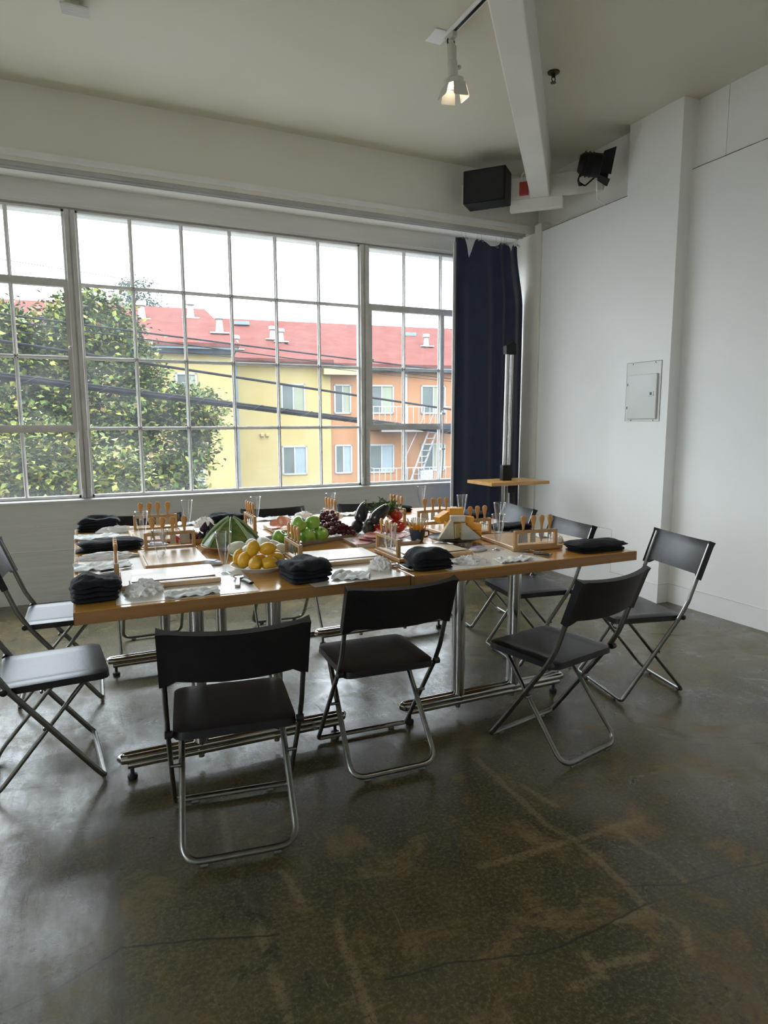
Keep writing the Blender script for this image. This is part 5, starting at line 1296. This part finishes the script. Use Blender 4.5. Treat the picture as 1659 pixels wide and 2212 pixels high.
# second fixture, only its ribbed lower end shows at the top left
t = thing('ribbed_lamp', 'white ribbed lamp head cropped by the top picture edge at left', 'lamp', (0.118, 3.98, ZC))
MB().rbox(-0.02, 0.02, -0.02, 0.02, -0.03, 0.0, 0.003, 1).build('mount', M_LAMPW, t)
MB().rbox(-0.060, 0.060, -0.028, 0.020, -0.034, -0.020, 0.004, 2).build('body', M_LAMPW, t)
for k in range(9):
    MB().rbox(-0.072 + 0.001 * k, 0.066, -0.045 + 0.0105 * k, -0.0385 + 0.0105 * k, -0.046, -0.034, 0.0015, 1).build('rib', M_TRIM, t)

# ------------------------------------------------------------------ wheeled stand with a wooden shelf in the corner
M_SHELF = mat_wood('shelf_wood', (0.58, 0.33, 0.10), (0.46, 0.23, 0.06), 0.35, scale=2.2, stretch=(2, 9, 9), coat=0.2)
t = thing('rolling_stand', 'chrome twin-pole rolling stand with a wooden shelf in front of the curtain', 'stand', (3.17, 4.45, 0))
for dx in (-0.022, 0.022):
    MB().tube([(dx, 0, 0.06), (dx, 0, 0.84)], 0.017, 14).build('lower_pole', M_CHROME, t, smooth=True)
    MB().tube([(dx, 0, 0.93), (dx + 0.010, 0, 1.86)], 0.0155, 14).build('upper_pole', M_CHROME, t, smooth=True)
MB().rbox(-0.045, 0.045, -0.025, 0.025, 0.835, 0.965, 0.008, 2).build('coupling', M_BLACKMET, t, smooth=True)
b = MB(); b.prism([(-0.034, 1.85), (0.060, 1.85), (0.058, 1.93), (0.035, 1.955), (-0.036, 1.915)], -0.022, 0.022, Matrix(((1, 0, 0, 0), (0, 0, -1, 0), (0, 1, 0, 0), (0, 0, 0, 1)))); b.build('top_cap', M_BLACKMET, t)
MB().tube([(0.050, 0.0, 1.93), (0.052, -0.01, 1.5), (0.040, -0.01, 0.98)], 0.002, 6).build('cable', M_STEELTUBE, t, smooth=True)
MB().prism([(-0.245, -0.16), (0.305, -0.18), (0.275, 0.16), (-0.250, 0.19)], 0.812, 0.838).build('shelf', M_SHELF, t)
MB().rbox(0.015, 0.085, -0.03, 0.03, 0.735, 0.80, 0.004, 1).build('shelf_bracket', M_BLACKMET, t)
for a, L_ in ((20, 0.40), (140, 0.36), (260, 0.36)):
    c, s = math.cos(R(a)), math.sin(R(a))
    MB().tube([(0, 0, 0.075), (c * L_, s * L_, 0.075)], 0.014, 10).build('base_leg', M_CHROME, t, smooth=True)
    Mw = Matrix.Translation((c * L_, s * L_, 0.036)) @ Matrix.Rotation(R(90), 4, 'X')
    MB().lathe([(0, -0.011), (0.030, -0.011), (0.036, -0.007), (0.036, 0.007), (0.030, 0.011), (0, 0.011)], 18, Mw).build('caster', M_RUBBER, t, smooth=True)
    MB().rbox(c * L_ - 0.012, c * L_ + 0.012, s * L_ - 0.018, s * L_ + 0.018, 0.055, 0.075, 0.003, 1).build('caster_fork', M_STEELTUBE, t)

# ------------------------------------------------------------------ outside: street, buildings
M_ASPH = mat('asphalt', (0.0672, 0.0672, 0.0672), 0.85, var=(0.084, 0.084, 0.08064), scale=3)
struct(MB().box(-90, 110, -90, 120, -4.4, -4.2).build('street_ground', M_ASPH))
M_YEL = mat('yellow_stucco', (0.262, 0.212, 0.098), 0.85, var=(0.252, 0.202, 0.090), scale=1.2)
M_ORA = mat('orange_stucco', (0.240, 0.118, 0.058), 0.85, var=(0.228, 0.110, 0.053), scale=1.2)
M_GRYW = mat('grey_stucco', (0.1747, 0.168, 0.168), 0.85, var=(0.1613, 0.1546, 0.1546), scale=1.2)
M_GUT = mat('blue_grey_gutter', (0.1411, 0.1747, 0.1915), 0.5, var=(0.121, 0.1546, 0.1714), scale=2)
M_FASC = mat('dark_fascia', (0.01848, 0.0252, 0.03528), 0.5, var=(0.02688, 0.0336, 0.04368), scale=2)
M_WFR = mat('white_window_frame', (0.2419, 0.2453, 0.2419), 0.5, var=(0.2218, 0.2251, 0.2218), scale=4)
M_WGL = mat('window_dark_glass', (0.05712, 0.07056, 0.0672), 0.08, var=(0.07392, 0.08736, 0.084), scale=1.5, spec=0.8)
M_BLIND = mat('window_blind', (0.1546, 0.168, 0.121), 0.35, var=(0.1747, 0.1882, 0.1411), scale=1.5)
M_CURT = mat('window_sheer', (0.1411, 0.1747, 0.1949), 0.35, var=(0.1848, 0.2117, 0.2285), scale=6, stretch=(6, 1, 0.5))
M_RAILW = mat('fire_escape_paint', (0.2486, 0.2419, 0.2419), 0.5, var=(0.2218, 0.2083, 0.2083), scale=6)

for _m in (M_YEL, M_ORA, M_GRYW, M_GUT, M_FASC, M_WFR, M_ASPH, M_RAILW, M_BLIND, M_CURT):
    _m.node_tree.nodes['Principled BSDF'].inputs['Specular IOR Level'].default_value = 0.08
M_WGL.node_tree.nodes['Principled BSDF'].inputs['Specular IOR Level'].default_value = 0.2

def roof_material():
    m = bpy.data.materials.new('red_shingles'); m.use_nodes = True
    nt = m.node_tree; N, L = nt.nodes, nt.links; b = N['Principled BSDF']; b.inputs['Roughness'].default_value = 0.9; b.inputs['Specular IOR Level'].default_value = 0.05
    tc = N.new('ShaderNodeTexCoord')
    br = N.new('ShaderNodeTexBrick'); br.inputs['Scale'].default_value = 4.5; br.inputs['Mortar Size'].default_value = 0.02; br.inputs['Mortar Smooth'].default_value = 0.3
    br.inputs['Color1'].default_value = (0.082, 0.0245, 0.0195, 1); br.inputs['Color2'].default_value = (0.094, 0.032, 0.026, 1); br.inputs['Mortar'].default_value = (0.040, 0.010, 0.008, 1)
    br.inputs['Brick Width'].default_value = 0.9; br.inputs['Row Height'].default_value = 0.32
    ns = N.new('ShaderNodeTexNoise'); ns.inputs['Scale'].default_value = 1.6; ns.inputs['Detail'].default_value = 5
    mx = N.new('ShaderNodeMix'); mx.data_type = 'RGBA'; mx.inputs[7].default_value = (0.100, 0.039, 0.032, 1)
    mr = N.new('ShaderNodeMapRange'); mr.inputs[1].default_value = 0.4; mr.inputs[2].default_value = 0.7; mr.inputs[4].default_value = 0.5
    L.new(tc.outputs['Object'], br.inputs['Vector']); L.new(tc.outputs['Object'], ns.inputs['Vector'])
    L.new(ns.outputs['Fac'], mr.inputs[0]); L.new(mr.outputs[0], mx.inputs[0]); L.new(br.outputs['Color'], mx.inputs[6]); L.new(mx.outputs[2], b.inputs['Base Color'])
    return m
M_ROOF = roof_material()
FA = math.atan2(-0.97, 6.36)
def facade_window(root, s0, s1, z0, z1, y, right_mat):
    """window: white frame with two sliding sashes, each pane a part of it"""
    fr = MB(); t_ = 0.07
    fr.box(s0, s1, y - 0.05, y + 0.02, z0, z0 + t_); fr.box(s0, s1, y - 0.05, y + 0.02, z1 - t_, z1)
    fr.box(s0, s0 + t_, y - 0.05, y + 0.02, z0, z1); fr.box(s1 - t_, s1, y - 0.05, y + 0.02, z0, z1)
    sm = (s0 + s1) / 2; fr.box(sm - 0.03, sm + 0.03, y - 0.035, y + 0.02, z0, z1)
    f = fr.build('window', M_WFR, root)
    MB().box(s0 + t_, sm - 0.03, y - 0.012, y - 0.004, z0 + t_, z1 - t_).build('pane', M_WGL, f)
    MB().box(sm + 0.03, s1 - t_, y - 0.012, y - 0.004, z0 + t_, z1 - t_).build('pane', right_mat, f)
    return f
def roof_vent(root, s, y, z, h=0.55, w=0.16):
    b = MB(); b.lathe([(0.0, -0.25), (w * 1.2, -0.25), (w * 0.8, 0.12), (w * 0.62, h * 0.72), (w * 1.05, h * 0.74), (w * 1.05, h * 0.95), (w * 0.9, h), (0, h)], 12, Matrix.Translation((s, y, z)))
    b.box(s - w * 2, s + w * 2, y - w * 1.5, y + w * 1.5, -0.05 + z, 0.0 + z)
    return b.build('roof_vent', M_WFR, root, smooth=True, angle=40)

# main block: yellow then orange facade
t = thing('apartment_building', 'yellow and orange apartment block with red roof and fire escape', 'building', (8.39, 27.3, 0), FA)
MB().box(-3.40, 1.66, 0.0, 9.0, -4.2, 3.80).build('yellow_wall', M_YEL, t)
MB().box(1.66, 7.55, 0.12, 9.0, -4.2, 3.62).build('orange_wall', M_ORA, t)
MB().box(7.55, 16.0, 0.30, 9.0, -4.2, 1.55).build('grey_wall', M_GRYW, t)
MB().box(7.55, 16.0, 0.12, 9.0, 1.55, 3.62).build('orange_wall', M_ORA, t)
MB().box(1.30, 2.85, -0.40, 0.14, 3.33, 3.62).build('eave_box', mat('eave_cream', (0.2419, 0.2016, 0.1142), 0.8, var=(0.2285, 0.1882, 0.1042), scale=2), t)
MB().box(-3.45, 1.70, -0.42, 0.2, 3.80, 3.93).build('gutter', M_GUT, t)
MB().box(1.70, 16.0, -0.32, 0.2, 3.62, 3.80).build('gutter', M_GUT, t)
MB().box(1.70, 16.0, -0.22, 0.2, 3.50, 3.62).build('fascia', M_FASC, t)
def roof_slab(root, poly, name='roof'):
    n = len(poly); V = [Vector(p) for p in poly] + [Vector(p) - Vector((0, 0, 0.12)) for p in poly]
    return MB().add(V, [tuple(range(n)), tuple(range(2 * n - 1, n - 1, -1))] + [((i + 1) % n, i, n + i, n + (i + 1) % n) for i in range(n)]).build(name, M_ROOF, root)
rise = 0.45
roof_slab(t, [(-3.5, -0.45, 3.94), (1.72, -0.45, 3.94), (1.72, -0.36, 3.82), (16.2, -0.36, 3.82), (16.2, 4.6, 6.10), (-3.5, 4.6, 6.22)])
roof_slab(t, [(-3.5, 4.6, 6.22), (16.2, 4.6, 6.10), (16.2, 9.6, 3.9), (-3.5, 9.6, 3.9)])
MB().box(-2.36, -2.26, -0.08, 0.02, -4.2, 3.8).build('downpipe', M_GUT, t)
MB().box(5.05, 5.15, 0.02, 0.14, -4.2, 3.55).build('downpipe', M_WFR, t)
for s0, s1, z0, z1, rm in ((-0.49, 0.55, 1.72, 2.95, M_BLIND), (-0.50, 0.58, -0.93, 0.32, M_CURT)): facade_window(t, s0, s1, z0, z1, 0.0, rm)
for s0, s1, z0, z1, rm in ((1.82, 2.59, 1.68, 2.95, M_BLIND), (1.83, 2.61, -0.94, 0.34, M_CURT), (3.42, 4.55, 1.68, 2.95, M_BLIND), (3.38, 4.56, -0.95, 0.34, M_CURT), (5.83, 7.02, 1.68, 2.96, M_BLIND), (5.84, 7.03, -0.92, 0.35, M_BLIND), (8.2, 9.3, 1.68, 2.95, M_BLIND)):
    facade_window(t, s0, s1, z0, z1, 0.12, rm)
for dx in (0, 0.22): MB().rbox(-1.40 + dx, -1.26 + dx, -0.12, 0.0, 0.72, 0.86, 0.03, 2).build('flood_light', M_YEL, t)
for (s, y, z) in ((-2.25, 0.55, 4.38), (-0.55, 1.9, 5.0), (-0.22, 1.6, 4.87), (6.75, 2.0, 4.92)): roof_vent(t, s, y, z)
for (s, y, z) in ((-1.75, 3.9, 5.92), (6.35, 3.6, 5.65)): MB().box(s - 0.35, s + 0.35, y - 0.3, y + 0.3, z - 0.1, z + 0.06).build('skylight', M_GUT, t)

# fire escape: two balconies and a slanted ladder
f = thing('fire_escape', 'white metal fire escape balconies and ladder on the orange wall', 'fire escape', (8.39, 27.3, 0), FA)
for z0 in (1.10, -1.55):
    MB().box(3.3, 7.45, -0.95, 0.10, z0 - 0.06, z0).build('platform', M_RAILW, f)
    for zz in (0.88, 0.12): MB().box(3.3, 7.45, -0.96, -0.93, z0 + zz - 0.018, z0 + zz + 0.018).build('rail', M_RAILW, f)
    for k in range(17):
        s = 3.32 + k * 0.256
        MB().box(s - 0.013, s + 0.013, -0.955, -0.932, z0, z0 + 0.88).build('baluster', M_RAILW, f)
    for s in (3.3, 7.45): MB().box(s - 0.02, s + 0.02, -0.95, 0.1, z0 + 0.86, z0 + 0.9).build('rail', M_RAILW, f)
MB().box(3.7, 5.6, -0.85, -0.5, 0.90, 1.02).build('platform_beam', M_RAILW, f)
A, B_ = Vector((6.05, -0.55, 1.12)), Vector((5.05, -0.55, -1.52))
d_ = (B_ - A)
for off in (0.0, 0.42):
    o_ = Vector((off * 0.9, 0.0, 0.0))
    MB().tube([A + o_, B_ + o_], 0.045, 4).build('ladder_stringer', M_RAILW, f)
for k in range(1, 10):
    p = A + d_ * (k / 10)
    MB().box(p.x, p.x + 0.38, p.y - 0.09, p.y + 0.09, p.z - 0.012, p.z + 0.012).build('ladder_tread', M_RAILW, f)
MB().tube([A + Vector((-0.30, 0, 0.85)), A + Vector((-0.35, 0, 0.35)), B_ + Vector((-0.35, 0, 0.9))], 0.02, 6).build('handrail', M_RAILW, f)
MB().tube([A + Vector((0.4, 0, 0.95)), A + Vector((0.15, 0, 0.55)), A + Vector((-0.1, 0, 0.0))], 0.02, 6).build('handrail', M_RAILW, f)
MB().rbox(5.55, 6.15, -0.7, -0.2, -1.50, -0.85, 0.02, 1).build('crate', mat('crate_grey', (0.16, 0.18, 0.20), 0.7, var=(0.30, 0.32, 0.34), scale=18), f)

# nearer yellow wing
t = thing('apartment_wing', 'nearer yellow wing of the apartment block with red hip roof behind the tree', 'building', (4.8, 22.9, 0), FA)
MB().box(-14.0, 0.13, 0.0, 4.0, -4.2, 3.62).build('yellow_wall', M_YEL, t)
MB().box(-14.0, 0.30, -0.40, 0.1, 3.74, 3.92).build('gutter', M_GUT, t)
MB().box(-14.0, 0.22, -0.28, 0.1, 3.60, 3.74).build('fascia', M_FASC, t)
roof_slab(t, [(-14.2, -0.45, 3.93), (0.35, -0.45, 3.93), (-0.62, 4.0, 5.72), (-14.2, 4.0, 5.80)])
roof_slab(t, [(0.35, -0.45, 3.93), (0.35, 4.15, 3.93), (-0.62, 4.0, 5.72)])
roof_slab(t, [(-14.2, 4.0, 5.80), (-0.62, 4.0, 5.72), (0.35, 4.15, 3.93), (-14.2, 8.0, 4.0)])
facade_window(t, -1.75, -1.05, 1.75, 2.98, 0.0, M_BLIND); facade_window(t, -5.4, -4.4, 1.75, 2.98, 0.0, M_CURT); facade_window(t, -1.8, -0.9, -0.95, 0.3, 0.0, M_BLIND)
for (s, y, z) in ((-2.85, 2.4, 5.02), (-1.16, 2.75, 5.18), (-0.22, 0.75, 4.42)): roof_vent(t, s, y, z, 0.62)

# ------------------------------------------------------------------ overhead cables
M_CABLE = mat('cable_black', (0.006, 0.0065, 0.008), 0.7, spec=0.08, var=(0.009, 0.009, 0.011), scale=20)
M_LASH = mat('cable_lashing', (0.05, 0.05, 0.055), 0.6, spec=0.1, var=(0.04, 0.04, 0.045), scale=20)
def cable(label, a, b_, r_, sag=0.03):
    P = []
    for k in range(25):
        s = k / 24; p = Vector(a).lerp(Vector(b_), s); p.z -= sag * 4 * s * (1 - s); P.append(p)
    o = MB().tube(P, r_, 6).build('overhead_cable', M_CABLE, None, smooth=True)
    tag(o, label, 'cable', 'overhead cables outside the window'); return P
def ext(p, q, k0=-0.5, k1=1.5):
    p, q = Vector(p), Vector(q); return tuple(p.lerp(q, k0)), tuple(p.lerp(q, k1))
a, b_ = ext((-0.71, 9.258, 3.267), (6.057, 10.611, 3.027), -0.6, 1.5); cable('thin overhead wire crossing the sky above the roofs', a, b_, 0.004)
a, b_ = ext((4.924, 10.385, 4.202), (6.413, 10.683, 4.20), -1.0, 4); cable('thin overhead wire at the top of the right-hand panes', a, b_, 0.004, 0)
a, b_ = ext((-0.674, 8.265, 2.495), (5.342, 9.468, 2.183), -0.6, 1.5); cable('upper black overhead cable crossing the red roof', a, b_, 0.011)
a, b_ = ext((-0.678, 8.264, 2.433), (3.85, 9.17, 2.154), -0.9, 2.0); cable('second black overhead cable just below the upper one', a, b_, 0.0075)
a, b_ = ext((-0.702, 8.46, 2.35), (1.928, 8.986, 2.213), -1.5, 3.4); cable('thin third overhead wire below the two roof cables', a, b_, 0.0045)
a, b_ = ext((-0.653, 7.769, 2.152), (5.359, 8.972, 1.52), -0.6, 1.5); cable('thick black overhead cable crossing the upper apartment windows', a, b_, 0.0155, 0.02)
# lashed bundle
bt = thing('cable_bundle', 'thick lashed bundle of black cables crossing the middle of the window', 'cable', (-0.635, 7.273, 1.76))
a, b_ = ext((0, 0, 0), (5.66, 1.132, -0.59), -0.6, 1.5)
ax_ = (Vector(b_) - Vector(a)).normalized(); sd = ax_.cross(Vector((0, 0, 1))).normalized(); up_ = sd.cross(ax_)
for dx, dz, r_ in ((0, 0.020, 0.014), (0.012, -0.004, 0.017), (-0.014, -0.006, 0.013), (0.002, -0.026, 0.012)):
    MB().tube([Vector(a) + sd * dx + up_ * dz, Vector(b_) + sd * dx + up_ * dz], r_, 8).build('strand', M_CABLE, bt, smooth=True)
Lb_ = (Vector(b_) - Vector(a)).length; P = []
for k in range(int(Lb_ / 0.02)):
    s = k * 0.02; q = s * 2 * math.pi / 0.34
    P.append(Vector(a) + ax_ * s + sd * (0.030 * math.cos(q)) + up_ * (0.038 * math.sin(q)))
MB().tube(P, 0.0028, 5).build('lashing_wire', M_LASH, bt, smooth=True)

# ------------------------------------------------------------------ trees
GREENS = [mat('leaf_dark', (0.016, 0.030, 0.008), 0.5, var=(0.022, 0.040, 0.011), scale=3), mat('leaf_mid', (0.056, 0.080, 0.013), 0.5, var=(0.056, 0.085, 0.017), scale=3),
          mat('leaf_yellow', (0.140, 0.145, 0.022), 0.5, var=(0.140, 0.145, 0.032), scale=3), mat('leaf_rust', (0.120, 0.075, 0.026), 0.5, var=(0.11, 0.080, 0.026), scale=3)]
for _m in GREENS: _m.node_tree.nodes['Principled BSDF'].inputs['Specular IOR Level'].default_value = 0.15
M_BARK = mat('bark', (0.04032, 0.02856, 0.02016), 0.9, var=(0.05712, 0.04368, 0.0336), scale=8, bump=0.4)
def foliage(root, crowns, nclus, per, leaf, seed, wts, spread=0.32, mats=GREENS, name='foliage'):
    rg = random.Random(seed); m_ = MB()
    for c_, rad in crowns:
        vol = rad[0] * rad[1] * rad[2]
        for _ in range(int(nclus * (vol ** 0.667))):
            while True:
                d_ = Vector((rg.uniform(-1, 1), rg.uniform(-1, 1), rg.uniform(-1, 1)))
                if 0.05 < d_.length < 1: break
            d_.normalize(); q = rg.uniform(0.55, 1.0) ** 0.5 * (1 + 0.22 * noise.noise(d_ * 2.3 + Vector((seed, 0, 0))))
            cc = Vector(c_) + Vector((d_.x * rad[0], d_.y * rad[1], d_.z * rad[2])) * q
            for _ in range(per):
                p = cc + Vector((rg.gauss(0, spread), rg.gauss(0, spread), rg.gauss(0, spread * 0.7)))
                ln = leaf * rg.uniform(0.6, 1.25); wd = ln * rg.uniform(0.28, 0.4)
                ax = (Vector((rg.gauss(0, 1), rg.gauss(0, 1), rg.gauss(-0.1, 0.6))) + d_ * 0.8).normalized()
                sd_ = ax.cross(Vector((rg.gauss(0, .5), rg.gauss(0, .5), 1))).normalized(); nn = sd_.cross(ax)
                m_.cur = rg.choices(range(4), wts)[0]
                m_.add([p, p + ax * ln * 0.45 + sd_ * wd + nn * wd * 0.35, p + ax * ln, p + ax * ln * 0.45 - sd_ * wd + nn * wd * 0.35], [(0, 1, 2), (0, 2, 3)])
    o = m_.build(name, mats, root); tag(o, kind='stuff'); return o
def branches(root, base, tops, r0, seed):
    rg = random.Random(seed); m_ = MB()
    fork = Vector(base).lerp(Vector(tops[0]), 0.35); 
    m_.tube([Vector(base), Vector(base).lerp(fork, 0.5) + Vector((0.05, 0, 0)), fork], [r0, r0 * 0.85, r0 * 0.7], 10)
    for tp in tops:
        mid = fork.lerp(Vector(tp), 0.5) + Vector((rg.uniform(-.2, .2), rg.uniform(-.2, .2), 0.15))
        m_.tube([fork, mid, Vector(tp)], [r0 * 0.5, r0 * 0.3, r0 * 0.1], 8)
    return m_.build('trunk', M_BARK, root, smooth=True)
t = thing('street_tree', 'large leafy green tree with rusty tips in front of the yellow wing', 'tree', (0, 0, 0))
branches(t, (0.3, 14.8, -4.2), [(0.4, 14.6, 3.2), (-1.6, 15.2, 2.4), (1.7, 14.0, 1.8), (0.9, 13.6, 0.6), (-0.9, 14.0, 1.0)], 0.22, 1)
foliage(t, [((0.35, 14.9, 1.9), (1.35, 1.2, 1.65)), ((-1.3, 15.3, 1.4), (1.5, 1.3, 1.9)), ((1.45, 14.0, 0.85), (0.95, 0.9, 1.05)), ((0.9, 13.9, -0.6), (1.3, 1.1, 1.4)), ((-0.8, 14.4, -0.4), (1.6, 1.2, 1.6)), ((2.1, 13.6, 1.55), (0.45, 0.5, 0.40)), ((0.35, 15.0, 3.15), (0.85, 0.6, 0.75)), ((-1.2, 15.4, 2.9), (0.7, 0.6, 0.7))], 230, 34, 0.13, 4, (4, 6, 4, 1), 0.17)
t = thing('flowering_shrub', 'nearer bright yellow-green shrub below the window bundle at left', 'shrub', (0, 0, 0))
branches(t, (-0.2, 9.7, -4.2), [(-0.3, 9.6, 1.0), (-1.2, 9.9, 0.8), (0.45, 9.3, 0.8)], 0.10, 2)
SH = [((-0.35, 9.7, 0.70), (0.65, 0.5, 0.58)), ((-1.35, 10.0, 0.5), (0.75, 0.6, 0.70)), ((0.45, 9.35, 0.55), (0.42, 0.40, 0.42)), ((-0.3, 9.7, -0.6), (1.3, 0.7, 0.9))]
foliage(t, SH, 420, 24, 0.10, 9, (3, 6, 8, 1), 0.10)
rg = random.Random(21); lm = None
for k in range(160):
    c_, rad = SH[rg.choices(range(3), (5, 3, 4))[0]]
    a_, e_ = rg.uniform(-2.8, -0.3), rg.uniform(-0.2, 1.2)
    d_ = Vector((math.cos(a_) * math.cos(e_), math.sin(a_) * math.cos(e_), math.sin(e_)))
    p = Vector(c_) + Vector((d_.x * rad[0], d_.y * rad[1], d_.z * rad[2])) * rg.uniform(1.0, 1.15)
    if lm is None:
        ln = 0.13
        lm = MB().add([(0, 0, 0), (0.022, ln * .4, 0.008), (0, ln * .45, 0.0), (-0.022, ln * .4, 0.008), (0, ln, -0.01)], [(0, 1, 2), (0, 2, 3), (2, 1, 4), (3, 2, 4)]).build('leaf', GREENS[2], t); o = lm
    else:
        o = lm.copy(); COL.objects.link(o)
    o.location = p; o.rotation_euler = (rg.uniform(-0.6, 0.9), rg.uniform(-0.6, 0.6), rg.uniform(0, 6.28))
# pale blossom clusters on the shrub
m_ = MB()
for k in range(26):
    c_, rad = SH[rg.choices(range(3), (5, 3, 4))[0]]
    a_, e_ = rg.uniform(-2.8, -0.3), rg.uniform(-0.1, 1.2)
    d_ = Vector((math.cos(a_) * math.cos(e_), math.sin(a_) * math.cos(e_), math.sin(e_)))
    p = Vector(c_) + Vector((d_.x * rad[0], d_.y * rad[1], d_.z * rad[2])) * 1.08
    for q in range(34):
        s_ = p + Vector((rg.gauss(0, .04), rg.gauss(0, .03), rg.gauss(0, .03)))
        m_.add([s_, s_ + Vector((rg.gauss(0, .012), rg.gauss(0, .012), .012)), s_ + Vector((rg.gauss(0, .012), rg.gauss(0, .012), -.004))], [(0, 1, 2)])
tag(m_.build('blossom', mat('blossom_cream', (0.2083, 0.1747, 0.08736), 0.7, var=(0.1949, 0.1344, 0.0672), scale=10), t), kind='stuff')
t = thing('distant_tree', 'hazy grey-green tree rising far behind the red roof', 'tree', (0, 0, 0))
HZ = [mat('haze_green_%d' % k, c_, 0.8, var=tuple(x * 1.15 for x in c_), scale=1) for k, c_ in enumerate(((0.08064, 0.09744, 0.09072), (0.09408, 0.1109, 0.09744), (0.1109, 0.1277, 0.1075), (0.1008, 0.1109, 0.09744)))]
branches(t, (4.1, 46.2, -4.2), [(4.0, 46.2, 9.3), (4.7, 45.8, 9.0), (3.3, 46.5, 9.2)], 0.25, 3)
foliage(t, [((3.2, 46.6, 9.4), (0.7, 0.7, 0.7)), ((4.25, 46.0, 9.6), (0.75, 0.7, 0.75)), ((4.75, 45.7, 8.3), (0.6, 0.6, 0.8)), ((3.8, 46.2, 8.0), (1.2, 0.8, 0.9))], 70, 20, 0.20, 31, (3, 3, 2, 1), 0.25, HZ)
